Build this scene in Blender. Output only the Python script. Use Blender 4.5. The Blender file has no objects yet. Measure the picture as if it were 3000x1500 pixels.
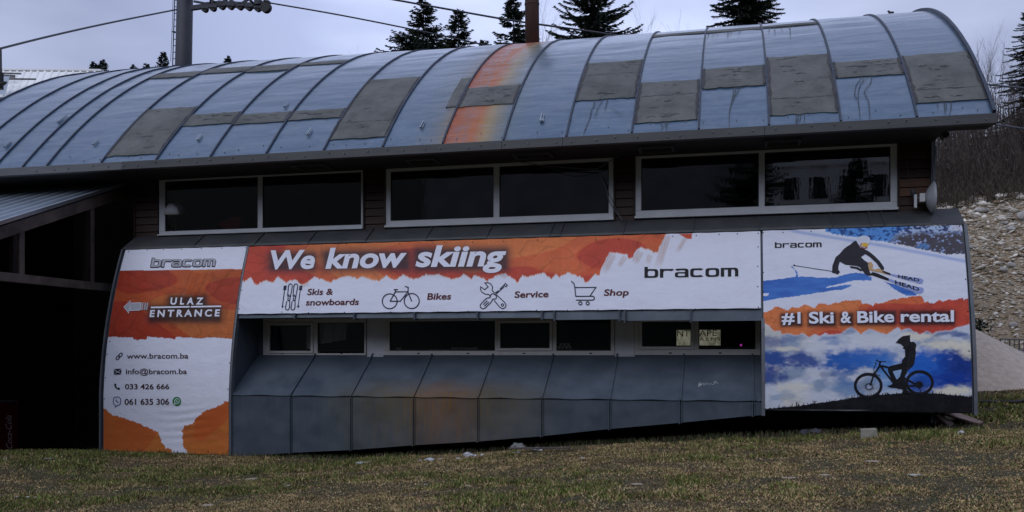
import bpy, bmesh, math, random
import numpy as np
from mathutils import Vector, Matrix, Euler

# ------------------------------------------------------------------ camera, sky, sun, exposure
scene = bpy.context.scene
col = scene.collection
FPX, HZ, YAW = 2700.0, 1035.0, math.radians(13.54)      # focal length and eye level in photo pixels (3000 wide)
SA, CA = math.sin(YAW), math.cos(YAW)
cam_data = bpy.data.cameras.new('camera')
cam_data.sensor_width = 36.0
cam_data.lens = 36.0 * FPX / 3000.0
cam_data.shift_y = (HZ - 750.0) / 3000.0
cam_data.clip_start = 0.1
cam_data.clip_end = 800.0
camera = bpy.data.objects.new('camera', cam_data)
camera.location = (0, 0, 0)
camera.rotation_euler = (math.radians(90), 0, YAW)
col.objects.link(camera)
scene.camera = camera

SUN_EL, SUN_AZ = math.radians(48), math.radians(200)     # soft light from the sky behind the camera
world = bpy.data.worlds.new('World')
scene.world = world
world.use_nodes = True
wn, wl = world.node_tree.nodes, world.node_tree.links
wn.clear()
w_out = wn.new('ShaderNodeOutputWorld')
w_bg = wn.new('ShaderNodeBackground')
w_sky = wn.new('ShaderNodeTexSky')
w_sky.sky_type = 'NISHITA'
w_sky.sun_disc = False
w_sky.sun_elevation = SUN_EL
w_sky.sun_rotation = SUN_AZ
w_sky.air_density = 1.5
w_sky.dust_density = 3.0
w_tc = wn.new('ShaderNodeTexCoord')
w_map = wn.new('ShaderNodeMapping')
w_map.inputs['Scale'].default_value = (1.0, 1.0, 3.2)
w_map.inputs['Location'].default_value = (0.35, 0.1, 0.55)
w_no = wn.new('ShaderNodeTexNoise')
w_no.inputs['Scale'].default_value = 2.9
w_no.inputs['Detail'].default_value = 4.5
w_no.inputs['Roughness'].default_value = 0.45
w_ramp = wn.new('ShaderNodeValToRGB')
w_ramp.color_ramp.elements[0].position = 0.36
w_ramp.color_ramp.elements[0].color = (3.5, 4.0, 6.05, 1)
w_ramp.color_ramp.elements[1].position = 0.62
w_ramp.color_ramp.elements[1].color = (5.5, 6.15, 8.6, 1)
w_mix = wn.new('ShaderNodeMix')
w_mix.data_type = 'RGBA'
w_mix.inputs['Factor'].default_value = 0.93
wl.new(w_tc.outputs['Generated'], w_map.inputs['Vector'])
wl.new(w_map.outputs['Vector'], w_no.inputs['Vector'])
wl.new(w_no.outputs['Fac'], w_ramp.inputs['Fac'])
wl.new(w_sky.outputs['Color'], w_mix.inputs['A'])
wl.new(w_ramp.outputs['Color'], w_mix.inputs['B'])
# thinner, brighter cloud low in the sky behind the hall, where the hidden sun lights it
w_dot = wn.new('ShaderNodeVectorMath'); w_dot.operation = 'DOT_PRODUCT'
w_nrm = wn.new('ShaderNodeVectorMath'); w_nrm.operation = 'NORMALIZE'
wl.new(w_tc.outputs['Generated'], w_nrm.inputs[0]); wl.new(w_nrm.outputs[0], w_dot.inputs[0])
w_dot.inputs[1].default_value = Vector((-0.26, 1.0, 0.40)).normalized()
w_rng = wn.new('ShaderNodeMapRange'); w_rng.interpolation_type = 'SMOOTHSTEP'
w_rng.inputs['From Min'].default_value = 0.915; w_rng.inputs['From Max'].default_value = 1.0
w_rng.inputs['To Min'].default_value = 1.0; w_rng.inputs['To Max'].default_value = 1.5
wl.new(w_dot.outputs['Value'], w_rng.inputs['Value'])
w_mul = wn.new('ShaderNodeVectorMath'); w_mul.operation = 'SCALE'
wl.new(w_mix.outputs['Result'], w_mul.inputs[0]); wl.new(w_rng.outputs['Result'], w_mul.inputs['Scale'])
wl.new(w_mul.outputs[0], w_bg.inputs['Color'])
w_bg.inputs['Strength'].default_value = 0.10
wl.new(w_bg.outputs['Background'], w_out.inputs['Surface'])

sun_data = bpy.data.lights.new('sun', 'SUN')
sun_data.energy = 1.0
sun_data.angle = math.radians(50)
sun_data.color = (0.90, 0.93, 1.0)
sun = bpy.data.objects.new('sun', sun_data)
d_sun = Vector((math.sin(SUN_AZ) * math.cos(SUN_EL), math.cos(SUN_AZ) * math.cos(SUN_EL), math.sin(SUN_EL)))
sun.rotation_euler = d_sun.to_track_quat('Z', 'Y').to_euler()
col.objects.link(sun)

scene.view_settings.view_transform = 'Standard'
scene.view_settings.look = 'None'
scene.view_settings.exposure = 0.0
scene.view_settings.gamma = 1.0
scene.view_settings.use_curve_mapping = False

# ------------------------------------------------------------------ geometry of the view
def ray(px, py):
    u = (px - 1500.0) / FPX
    return -SA + u * CA, CA + u * SA, (HZ - py) / FPX
def at(px, py, Y):
    a, b, c = ray(px, py)
    return Vector((a / b * Y, Y, c / b * Y))
def rx(px, Y):
    a, b, c = ray(px, 0)
    return a / b * Y
def zz(px, py, Y):
    a, b, c = ray(px, py)
    return c / b * Y
def project(X, Y, Z):
    dep = -SA * X + CA * Y
    return 1500 + FPX * (CA * X + SA * Y) / dep, HZ - FPX * Z / dep

# ------------------------------------------------------------------ object helpers
ORG = {}
def tag(o, label=None, cat=None, group=None, kind=None):
    if label: o['label'] = label
    if cat: o['category'] = cat
    if group: o['group'] = group
    if kind: o['kind'] = kind
    return o
def thing(name, loc, label, cat, group=None):
    o = bpy.data.objects.new(name, None)
    o.empty_display_size = 0.2
    o.location = loc
    col.objects.link(o)
    ORG[o.name] = Vector(loc)
    return tag(o, label, cat, group)
def obj(name, V, F, mat, parent=None, smooth=False, at0=None, bevel=0):
    org = ORG[parent.name] if parent else (Vector(at0) if at0 else Vector((0, 0, 0)))
    me = bpy.data.meshes.new(name)
    V = np.asarray(V, dtype=float).reshape(-1, 3) - np.array(org)
    me.from_pydata(V.tolist(), [], [tuple(int(i) for i in f) for f in F])
    me.materials.append(mat)
    if smooth:
        me.polygons.foreach_set('use_smooth', [True] * len(me.polygons))
    me.update()
    o = bpy.data.objects.new(name, me)
    col.objects.link(o)
    if parent:
        o.parent = parent
    else:
        o.location = org
    ORG[o.name] = org
    if bevel:
        md = o.modifiers.new('bevel', 'BEVEL'); md.width = bevel; md.segments = 2; md.limit_method = 'ANGLE'
    return o
def raw(name, V, F, mat, parent=None, smooth=False):
    """triangles or quads from numpy, quick"""
    V = np.asarray(V, dtype=np.float32).reshape(-1, 3)
    if parent: V = V - np.array(ORG[parent.name], dtype=np.float32)
    F = np.asarray(F, dtype=np.int32)
    me = bpy.data.meshes.new(name)
    n, k = F.shape
    me.vertices.add(len(V)); me.vertices.foreach_set('co', V.ravel())
    me.loops.add(n * k); me.loops.foreach_set('vertex_index', F.ravel())
    me.polygons.add(n); me.polygons.foreach_set('loop_start', np.arange(0, n * k, k, dtype=np.int32))
    if smooth: me.polygons.foreach_set('use_smooth', np.ones(n, dtype=bool))
    me.materials.append(mat)
    me.update(calc_edges=True); me.validate()
    o = bpy.data.objects.new(name, me)
    col.objects.link(o)
    if parent: o.parent = parent; ORG[o.name] = ORG[parent.name]
    else: ORG[o.name] = Vector((0, 0, 0))
    return o
class MB:
    def __init__(s): s.V = []; s.F = []
    def add(s, V, F):
        n = len(s.V); s.V += [tuple(v) for v in V]; s.F += [tuple(i + n for i in f) for f in F]; return s
    def box(s, x0, x1, y0, y1, z0, z1):
        return s.add([(x0,y0,z0),(x1,y0,z0),(x1,y1,z0),(x0,y1,z0),(x0,y0,z1),(x1,y0,z1),(x1,y1,z1),(x0,y1,z1)],
                     [(0,3,2,1),(4,5,6,7),(0,1,5,4),(1,2,6,5),(2,3,7,6),(3,0,4,7)])
    def prism(s, quadA, quadB):
        """two matching rings joined and capped"""
        n = len(quadA)
        F = [tuple(range(n))[::-1], tuple(range(n, 2 * n))]
        for i in range(n):
            j = (i + 1) % n
            F.append((i, j, n + j, n + i))
        return s.add(list(quadA) + list(quadB), F)
    def tube(s, P, r, n=6, cap=True):
        P = [Vector(p) for p in P]
        R = r if isinstance(r, (list, tuple)) else [r] * len(P)
        rings = []
        up = Vector((0.3, 0.2, 1)).normalized()
        for i, p in enumerate(P):
            d = (P[min(i + 1, len(P) - 1)] - P[max(i - 1, 0)])
            d = d.normalized() if d.length > 1e-9 else Vector((0, 0, 1))
            a = d.cross(up)
            if a.length < 1e-3: a = d.cross(Vector((1, 0, 0)))
            a.normalize(); b = d.cross(a)
            rings.append([p + (a * math.cos(2 * math.pi * k / n) + b * math.sin(2 * math.pi * k / n)) * R[i] for k in range(n)])
        V = [v for rg in rings for v in rg]; F = []
        for i in range(len(P) - 1):
            for k in range(n):
                k2 = (k + 1) % n
                F.append((i * n + k, i * n + k2, (i + 1) * n + k2, (i + 1) * n + k))
        if cap: F.append(tuple(range(n))[::-1]); F.append(tuple((len(P) - 1) * n + k for k in range(n)))
        return s.add(V, F)
    def build(s, name, mat, parent=None, smooth=False, at0=None, bevel=0):
        return obj(name, s.V, s.F, mat, parent, smooth, at0, bevel)
def box(name, x0, x1, y0, y1, z0, z1, mat, parent=None, bevel=0, at0=None):
    return MB().box(x0, x1, y0, y1, z0, z1).build(name, mat, parent, at0=at0, bevel=bevel)
def copy_tree(o, parent=None):
    c = o.copy(); col.objects.link(c)
    if parent: c.parent = parent
    for ch in list(o.children):
        copy_tree(ch, c)
    return c

# ------------------------------------------------------------------ numeric noise
def _hash(ix, iy, seed):
    h = (ix * 374761393 + iy * 668265263 + seed * 1442695041) & 0xffffffff
    h = ((h ^ (h >> 13)) * 1274126177) & 0xffffffff
    return ((h ^ (h >> 16)) & 0xffff) / 65535.0
def vnoise(x, y, seed=0):
    x = np.asarray(x, float); y = np.asarray(y, float)
    ix = np.floor(x).astype(np.int64); iy = np.floor(y).astype(np.int64)
    fx = x - ix; fy = y - iy
    fx = fx * fx * (3 - 2 * fx); fy = fy * fy * (3 - 2 * fy)
    a = _hash(ix, iy, seed); b = _hash(ix + 1, iy, seed); c = _hash(ix, iy + 1, seed); d = _hash(ix + 1, iy + 1, seed)
    return (a * (1 - fx) + b * fx) * (1 - fy) + (c * (1 - fx) + d * fx) * fy
def fbm(x, y, seed=0, o=4):
    t = 0; a = 0.5; s = 0
    for i in range(o):
        t = t + a * vnoise(x * 2 ** i, y * 2 ** i, seed + i); s += a; a *= 0.5
    return t / s
def sstep(a, b, x):
    t = np.clip((np.asarray(x, float) - a) / (b - a), 0, 1)
    return t * t * (3 - 2 * t)

# ------------------------------------------------------------------ materials
class NT:
    def __init__(s, name):
        s.m = bpy.data.materials.new(name); s.m.use_nodes = True
        s.n = s.m.node_tree.nodes; s.l = s.m.node_tree.links
        s.b = s.n['Principled BSDF']
        s.tc = s.n.new('ShaderNodeTexCoord')
    def mapping(s, scale=(1, 1, 1), loc=(0, 0, 0), src='Object'):
        if src == 'World':
            g = s.n.new('ShaderNodeNewGeometry'); out = g.outputs['Position']
        else: out = s.tc.outputs[src]
        m = s.n.new('ShaderNodeMapping'); m.inputs['Scale'].default_value = scale; m.inputs['Location'].default_value = loc
        s.l.new(out, m.inputs['Vector']); return m.outputs['Vector']
    def noise(s, vec, scale, detail=4, rough=0.55, dist=0.0):
        t = s.n.new('ShaderNodeTexNoise'); t.inputs['Scale'].default_value = scale; t.inputs['Detail'].default_value = detail
        t.inputs['Roughness'].default_value = rough; t.inputs['Distortion'].default_value = dist
        s.l.new(vec, t.inputs['Vector']); return t.outputs['Fac']
    def ramp(s, fac, stops, interp='LINEAR'):
        r = s.n.new('ShaderNodeValToRGB'); cr = r.color_ramp; cr.interpolation = interp
        while len(cr.elements) < len(stops): cr.elements.new(0.5)
        for e, (p, c) in zip(cr.elements, stops):
            e.position = p; e.color = (c, c, c, 1) if isinstance(c, (int, float)) else (*c, 1)
        s.l.new(fac, r.inputs['Fac']); return r.outputs['Color']
    def mix(s, fac, a, b, mode='MIX'):
        m = s.n.new('ShaderNodeMix'); m.data_type = 'RGBA'; m.blend_type = mode
        for k, v in (('Factor', fac), ('A', a), ('B', b)):
            if isinstance(v, (int, float)): m.inputs[k].default_value = v if k == 'Factor' else (v, v, v, 1)
            elif isinstance(v, tuple): m.inputs[k].default_value = (*v, 1)
            else: s.l.new(v, m.inputs[k])
        return m.outputs['Result']
    def math(s, op, a, b=0.0, clamp=False):
        m = s.n.new('ShaderNodeMath'); m.operation = op; m.use_clamp = clamp
        for i, v in enumerate((a, b)):
            if isinstance(v, (int, float)): m.inputs[i].default_value = v
            else: s.l.new(v, m.inputs[i])
        return m.outputs[0]
    def axis(s, vec, k):
        x = s.n.new('ShaderNodeSeparateXYZ'); s.l.new(vec, x.inputs[0]); return x.outputs[k]
    def rng(s, v, a, b, c=0.0, d=1.0):
        m = s.n.new('ShaderNodeMapRange'); m.inputs['From Min'].default_value = a; m.inputs['From Max'].default_value = b
        m.inputs['To Min'].default_value = c; m.inputs['To Max'].default_value = d; m.interpolation_type = 'SMOOTHSTEP'
        s.l.new(v, m.inputs['Value']); return m.outputs['Result']
    def bump(s, h, strength=0.3, dist=0.01):
        b = s.n.new('ShaderNodeBump'); b.inputs['Strength'].default_value = strength; b.inputs['Distance'].default_value = dist
        s.l.new(h, b.inputs['Height']); s.l.new(b.outputs['Normal'], s.b.inputs['Normal']); return s
    def set(s, color=None, rough=0.6, metal=0.0, spec=0.5):
        if color is not None:
            if isinstance(color, tuple): s.b.inputs['Base Color'].default_value = (*color, 1)
            else: s.l.new(color, s.b.inputs['Base Color'])
        if isinstance(rough, (int, float)): s.b.inputs['Roughness'].default_value = rough
        else: s.l.new(rough, s.b.inputs['Roughness'])
        s.b.inputs['Metallic'].default_value = metal
        s.b.inputs['Specular IOR Level'].default_value = spec
        return s
def simple(name, c1, c2, scale=6, rough=0.6, metal=0.0, bump=0.2, bscale=None, stretch=(1, 1, 1), spec=0.5, bd=0.005, src='Object'):
    t = NT(name); v = t.mapping(stretch, src=src)
    n = t.noise(v, scale, 6, 0.6)
    t.set(t.mix(t.ramp(n, [(0.3, 0.0), (0.7, 1.0)]), c1, c2), rough, metal, spec)
    if bump: t.bump(t.noise(v, bscale or scale * 4, 5, 0.6), bump, bd)
    return t.m

M = {}
# roof sheet: blue-grey painted steel with a rust wash under the chimney
t = NT('roof_sheet'); v = t.mapping(src='World')
ns = t.noise(t.mapping((0.5, 2.2, 2.2), src='World'), 1.6, 5, 0.55)
n2 = t.noise(v, 5.0, 6, 0.6)
base = t.mix(t.ramp(ns, [(0.3, 0.0), (0.7, 1.0)]), (0.040, 0.088, 0.155), (0.070, 0.132, 0.210))
base = t.mix(t.math('MULTIPLY', t.ramp(n2, [(0.5, 0.0), (0.8, 1.0)]), 0.35), base, (0.26, 0.28, 0.31))
xw = t.math('ADD', t.axis(v, 0), t.math('MULTIPLY', t.math('SUBTRACT', t.noise(t.mapping((1, .25, .25), src='World'), 3.0, 4), 0.5), 0.16))
k = t.rng(xw, -5.5, -3.3)
k.node.interpolation_type = 'LINEAR'
rc = t.ramp(k, [(0.0, (0.2, 0.2, 0.17)), (0.2, (0.24, 0.2, 0.13)), (0.29, (0.26, 0.19, 0.10)), (0.315, (0.40, 0.105, 0.04)), (0.42, (0.38, 0.14, 0.07)), (0.53, (0.45, 0.14, 0.04)), (0.62, (0.38, 0.26, 0.11)), (0.78, (0.2, 0.22, 0.18)), (1.0, (0.14, 0.18, 0.24))])
rf = t.ramp(k, [(0.0, 0.0), (0.2, 0.3), (0.30, 0.72), (0.315, 0.95), (0.52, 0.95), (0.64, 0.8), (0.8, 0.35), (1.0, 0.0)])
nst = t.noise(t.mapping((9, .7, .7), src='World'), 1.6, 6, 0.65)
rmask = t.math('MULTIPLY', t.math('MULTIPLY', rf, t.rng(n2, 0.2, 0.5, 0.7, 1.0)), t.rng(nst, 0.30, 0.55, 0.62, 1.0))
t.set(t.mix(rmask, base, rc), t.rng(n2, 0.3, 0.7, 0.28, 0.44), 0.12, 0.25)
wav = t.noise(t.mapping((0.8, 3.0, 3.0), src='World'), 1.25, 1.5, 0.4, 0.5)
t.bump(t.math('ADD', wav, t.math('MULTIPLY', n2, 0.015)), 1.0, 0.11)
t.l.new(t.math('SUBTRACT', 1.0, rmask, True), t.b.inputs['Coat Weight']); t.b.inputs['Coat Roughness'].default_value = 0.22; t.b.inputs['Coat IOR'].default_value = 1.58
M['roof'] = t.m
M['seam'] = simple('roof_seam_metal', (0.022, 0.032, 0.058), (0.045, 0.058, 0.085), 8, 0.5, 0.2)
# bitumen patches
t = NT('felt_patch'); v = t.mapping(src='World')
n1 = t.noise(v, 1.6, 7, 0.7); n2 = t.noise(t.mapping((1.2, 5, 5), src='World'), 3.2, 6, 0.7, 0.6)
c = t.mix(t.ramp(n1, [(0.35, 0.0), (0.65, 1.0)]), (0.080, 0.085, 0.084), (0.150, 0.157, 0.152))
c = t.mix(t.ramp(n2, [(0.62, 0.0), (0.68, 0.8)]), c, (0.03, 0.026, 0.024))
c = t.mix(t.math('MULTIPLY', t.ramp(t.noise(v, 40, 3), [(0.4, 0.0), (0.7, 1.0)]), 0.25), c, (0.17, 0.165, 0.145))
t.set(c, 0.85, 0, 0.3); t.bump(t.math('ADD', n2, t.math('MULTIPLY', t.noise(v, 60, 3), 0.3)), 0.5, 0.01)
M['felt'] = t.m
M['tar'] = simple('tar', (0.012, 0.011, 0.012), (0.03, 0.022, 0.02), 20, 0.5)
M['fascia'] = simple('fascia_metal', (0.045, 0.047, 0.052), (0.07, 0.071, 0.074), 3, 0.55, 0.1, stretch=(.4, 3, 3))
M['fascia_light'] = simple('fascia_metal_weathered', (0.09, 0.095, 0.105), (0.13, 0.135, 0.14), 3, 0.6, 0.1, stretch=(.4, 3, 3))
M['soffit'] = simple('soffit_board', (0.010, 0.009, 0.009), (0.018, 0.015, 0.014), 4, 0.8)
M['dish'] = simple('dish_plastic', (0.36, 0.38, 0.42), (0.42, 0.44, 0.48), 10, 0.5, 0, 0)
M['screw'] = simple('screw_head', (0.2, 0.2, 0.21), (0.3, 0.3, 0.31), 40, 0.4, 0.6, 0)
# lower cladding sheet with a rusty bay
t = NT('cladding_sheet'); v = t.mapping(src='World')
n1 = t.noise(v, 2.2, 6, 0.6); n2 = t.noise(t.mapping((7, 7, 0.6), src='World'), 3, 6, 0.65)
c = t.mix(t.ramp(n1, [(0.2, 0.0), (0.85, 1.0)]), (0.054, 0.074, 0.100), (0.090, 0.112, 0.140))
c = t.mix(t.math('MULTIPLY', t.ramp(n2, [(0.52, 0.0), (0.75, 1.0)]), 0.35), c, (0.13, 0.14, 0.16))
xk = t.rng(t.math('ADD', t.axis(v, 0), t.math('MULTIPLY', t.math('SUBTRACT', n2, 0.5), 0.3)), -7.2, -2.6); xk.node.interpolation_type = 'LINEAR'
rf = t.ramp(xk, [(0.0, 0.0), (0.12, 0.45), (0.3, 0.75), (0.47, 0.95), (0.60, 0.95), (0.63, 0.85), (0.85, 0.6), (1.0, 0.0)])
rc = t.ramp(xk, [(0.0, (0.11, 0.11, 0.07)), (0.36, (0.155, 0.115, 0.05)), (0.47, (0.205, 0.105, 0.036)), (0.58, (0.18, 0.098, 0.036)), (0.68, (0.145, 0.108, 0.05)), (1.0, (0.10, 0.10, 0.08))])
zf = t.rng(t.math('ADD', t.axis(v, 2), t.math('MULTIPLY', t.math('SUBTRACT', n1, 0.5), 0.35)), -0.40, -0.72, 0.0, 1.0)
zf2 = t.rng(t.axis(v, 2), -1.6, -0.8, 0.5, 1.0)
f = t.math('MULTIPLY', t.math('MULTIPLY', t.math('MULTIPLY', rf, zf), zf2), t.rng(n2, 0.38, 0.62, 0.55, 1.0))
t.set(t.mix(f, c, rc), t.rng(n1, 0.3, 0.7, 0.42, 0.6), 0.25, 0.5)
t.bump(t.math('ADD', t.noise(v, 1.7, 1.5, 0.4), t.math('MULTIPLY', t.noise(v, 30, 3), 0.02)), 0.5, 0.09)
M['clad'] = t.m
M['ledge'] = simple('ledge_sheet', (0.042, 0.046, 0.052), (0.075, 0.078, 0.082), 2.5, 0.6, 0.15, 0.35, 5, bd=0.02, src='World')
M['trim'] = simple('edge_trim', (0.10, 0.11, 0.13), (0.15, 0.16, 0.18), 5, 0.5, 0.2)
t = NT('dark_plank'); oi = t.n.new('ShaderNodeObjectInfo')
v = t.mapping((1.2, 8, 14), src='World'); n1 = t.noise(v, 3, 6, 0.65, 0.8)
c = t.mix(n1, (0.016, 0.007, 0.005), (0.05, 0.02, 0.013))
c = t.mix(t.math('MULTIPLY', oi.outputs['Random'], 0.5), c, (0.03, 0.018, 0.014))
t.set(c, 0.6, 0, 0.4); t.bump(n1, 0.5, 0.006); M['plank'] = t.m
t = NT('worn_plank'); v = t.mapping((1.2, 8, 14), src='World'); n1 = t.noise(v, 3, 6, 0.65, 0.8)
t.set(t.mix(n1, (0.05, 0.022, 0.014), (0.20, 0.11, 0.065)), 0.7, 0, 0.4); t.bump(n1, 0.5, 0.006); M['plank_worn'] = t.m
M['frame'] = simple('window_frame_white', (0.50, 0.52, 0.55), (0.60, 0.62, 0.65), 3, 0.45, 0, 0.05)
M['frame_low'] = simple('window_frame_grey', (0.54, 0.53, 0.51), (0.64, 0.62, 0.60), 3, 0.5, 0, 0.05)
M['pier'] = simple('grey_panel', (0.56, 0.57, 0.60), (0.66, 0.67, 0.70), 3, 0.6, 0, 0.08)
M['black'] = simple('black_hole', (0.01, 0.01, 0.01), (0.015, 0.015, 0.015), 3, 0.8, 0, 0)
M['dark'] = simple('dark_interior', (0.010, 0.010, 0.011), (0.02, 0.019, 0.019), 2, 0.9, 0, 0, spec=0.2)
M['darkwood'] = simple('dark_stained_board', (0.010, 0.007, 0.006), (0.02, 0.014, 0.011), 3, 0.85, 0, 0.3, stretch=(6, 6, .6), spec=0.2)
# glass: partly clear, faintly wavy reflection
t = NT('window_glass'); v = t.mapping((5.0, 1, 0.9), src='World')
wv = t.noise(v, 3.0, 3, 0.5, 0.3)
gl = t.n.new('ShaderNodeBsdfGlossy'); gl.inputs['Roughness'].default_value = 0.012; gl.inputs['Color'].default_value = (0.9, 0.92, 0.95, 1)
tr = t.n.new('ShaderNodeBsdfTransparent'); tr.inputs['Color'].default_value = (0.82, 0.84, 0.84, 1)
fr = t.n.new('ShaderNodeFresnel'); fr.inputs['IOR'].default_value = 2.0
bp = t.n.new('ShaderNodeBump'); bp.inputs['Strength'].default_value = 0.016; bp.inputs['Distance'].default_value = 0.02
t.l.new(wv, bp.inputs['Height']); t.l.new(bp.outputs['Normal'], gl.inputs['Normal'])
ms = t.n.new('ShaderNodeMixShader'); t.l.new(fr.outputs[0], ms.inputs[0]); t.l.new(tr.outputs[0], ms.inputs[1]); t.l.new(gl.outputs[0], ms.inputs[2])
t.l.new(ms.outputs[0], t.n['Material Output'].inputs['Surface'])
M['glass'] = t.m
M['rust_pipe'] = simple('rusty_chimney', (0.045, 0.024, 0.02), (0.10, 0.045, 0.032), 3, 0.8, 0, 0.3, stretch=(4, 4, .5))
M['steel_dark'] = simple('painted_steel_dark', (0.03, 0.034, 0.045), (0.042, 0.046, 0.06), 2, 0.6, 0.1)
M['cable'] = simple('steel_cable', (0.03, 0.035, 0.045), (0.05, 0.055, 0.065), 10, 0.6, 0.1, 0)
M['rubber'] = simple('black_rubber', (0.012, 0.012, 0.014), (0.02, 0.02, 0.022), 10, 0.6, 0, 0)
M['white_plastic'] = simple('white_plastic', (0.58, 0.6, 0.62), (0.66, 0.68, 0.7), 10, 0.4, 0, 0)
M['galv'] = simple('galvanised_sheet', (0.30, 0.35, 0.40), (0.40, 0.45, 0.50), 3, 0.38, 0.55, 0.1, stretch=(1, 1, 1))
M['white_roof'] = simple('white_roof_sheet', (0.84, 0.85, 0.84), (0.90, 0.90, 0.89), 3, 0.6, 0, 0.1)
M['timber'] = simple('weathered_timber', (0.035, 0.028, 0.026), (0.14, 0.115, 0.10), 2.2, 0.85, 0, 0.5, 20, stretch=(1, 1, 1), bd=0.01)
M['bark'] = simple('bark', (0.03, 0.024, 0.02), (0.07, 0.055, 0.045), 6, 0.9, 0, 0.4, stretch=(3, 3, .6))
M['birch'] = simple('pale_bark', (0.20, 0.18, 0.16), (0.34, 0.31, 0.28), 6, 0.8, 0, 0.2)
M['twig'] = simple('brown_twigs', (0.055, 0.042, 0.036), (0.11, 0.085, 0.07), 1.5, 0.9, 0, 0)
def leaf_mat(name, a, b):
    t = NT(name); v = t.mapping(src='World'); n = t.noise(v, 0.9, 5, 0.7)
    t.set(t.mix(t.ramp(n, [(0.35, 0.0), (0.65, 1.0)]), a, b), 0.75, 0, 0.25); return t.m
M['needles'] = leaf_mat('dark_needles', (0.012, 0.02, 0.014), (0.035, 0.05, 0.028))
M['brush'] = leaf_mat('dry_brush', (0.045, 0.035, 0.03), (0.10, 0.078, 0.062))

def attr_mat(name, rough=0.8, spec=0.3, bump=None, tint=None):
    t = NT(name); a = t.n.new('ShaderNodeVertexColor'); a.layer_name = 'tone'
    c = a.outputs['Color']
    if tint:
        n = t.noise(t.mapping(src='World'), tint[0], 5, 0.6); c = t.mix(t.math('MULTIPLY', n, tint[1]), c, (0, 0, 0), 'MIX')
    t.set(c, rough, 0, spec)
    if bump: t.bump(t.noise(t.mapping(bump[2], src='World'), bump[0], 4, 0.55, 0.5), bump[1], 0.02)
    return t.m
def set_tone(o, C):
    C = np.asarray(C, dtype=np.float32)
    if C.shape[1] == 3: C = np.hstack([C, np.ones((len(C), 1), np.float32)])
    a = o.data.color_attributes.new('tone', 'FLOAT_COLOR', 'POINT'); a.data.foreach_set('color', C.ravel())

# ------------------------------------------------------------------ ground
def base_z(X):
    return np.interp(X, [-40, -30, -6.5, -0.8, 3.2, 8, 20, 60], [-2.0, -1.9, -1.85, -1.40, -1.16, -0.95, -0.6, 0.5])
def gz(X, Y):
    X = np.asarray(X, float); Y = np.asarray(Y, float)
    z = base_z(X)
    und = 0.05 * (fbm(X * 0.35, Y * 0.5, 3) - 0.5) + 0.05 * (fbm(X * 1.3, Y * 1.3, 5, 3) - 0.5)
    back = 0.075 * np.clip(Y - 15.2, 0, 12)
    z = z + und + back * sstep(2, 4, X)
    # floor below the canopy and behind the left wall lies lower than the lawn edge
    pit = np.maximum(sstep(15.15, 15.75, Y) * sstep(40, 30, Y) * sstep(-6.6, -7.3, X), sstep(-11.98, -12.35, X) * sstep(9.5, 10.5, Y) * sstep(40, 30, Y))
    z = z + np.clip(15.1 - Y, 0, 3) * .09 * sstep(-9, -11.5, X)
    z = z - 1.1 * pit
    emb = np.clip(Y - 27.0, 0, 9.2) * 0.60 + np.clip(Y - 36.2, 0, 10) * 0.30 + np.clip(Y - 46.2, 0, 200) * 0.06
    toe = sstep(26, 29, Y)
    rough = 0.5 * (fbm(X * 0.4, Y * 0.4, 9) - 0.5) * toe
    z = z + emb * 1.0 + rough
    z = np.where(Y > 26.5, z * 1.0 + (-0.35 - base_z(X)) * sstep(24, 28, Y) * sstep(6, 2, X), z)
    unseen_hill = np.maximum(np.clip(-24 - Y, 0, 70) * 0.62, np.clip(np.abs(X) - 38, 0, 60) * 0.55 * sstep(12, -2, Y))  # side hills are unseen, added to block low sky light
    return z + unseen_hill
def on_ground(px, py, lift=0.0):
    a, b, c = ray(px, py)
    Y = 10.0
    for i in range(400):
        if c / b * Y < float(gz(a / b * Y, Y)) + lift: break
        Y += 0.02
    return Vector((a / b * Y, Y, float(gz(a / b * Y, Y))))
xs = np.unique(np.concatenate([np.linspace(-90, -17, 20), np.linspace(-12.5, -11.9, 13), np.linspace(-17, 7, 150), np.linspace(7, 30, 40), np.linspace(30, 110, 20)]))
ys = np.unique(np.concatenate([np.linspace(-95, 2, 40), np.linspace(2, 15, 110), np.linspace(15, 16.2, 24), np.linspace(16.2, 27, 40), np.linspace(27, 40, 50), np.linspace(40, 160, 30)]))
GX, GY = np.meshgrid(xs, ys)
GZ = gz(GX, GY)
V = np.stack([GX.ravel(), GY.ravel(), GZ.ravel()], 1)
nx, ny = len(xs), len(ys)
I = (np.arange(ny - 1)[:, None] * nx + np.arange(nx - 1)[None]).ravel()
t = NT('ground_soil'); v = t.mapping(src='World')
n1 = t.noise(v, 0.9, 6, 0.6); n2 = t.noise(v, 9, 6, 0.7); n3 = t.noise(v, 60, 4, 0.6)
c = t.mix(t.ramp(n2, [(0.35, 0.0), (0.65, 1.0)]), (0.05, 0.038, 0.022), (0.11, 0.085, 0.05))
c = t.mix(t.math('MULTIPLY', t.ramp(n1, [(0.42, 0.0), (0.62, 1.0)]), 0.6), c, (0.032, 0.045, 0.018))
scree = t.mix(t.ramp(n2, [(0.4, 0.0), (0.62, 1.0)]), (0.20, 0.15, 0.10), (0.36, 0.29, 0.20))
c = t.mix(t.rng(t.axis(v, 1), 26.5, 27.5), c, scree)
c = t.mix(t.rng(t.math('ADD', t.axis(v, 1), t.math('MULTIPLY', n1, 2.0)), 35.8, 37.5), c, (0.045, 0.034, 0.026))
c = t.mix(t.rng(t.axis(v, 1), -20, -30), c, (0.022, 0.026, 0.018))
t.set(c, 0.95, 0, 0.2); t.bump(t.math('ADD', n2, t.math('MULTIPLY', n3, 0.5)), 0.8, 0.03)
ground = raw('ground', V, np.stack([I, I + 1, I + 1 + nx, I + nx], 1), t.m, smooth=True)
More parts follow.
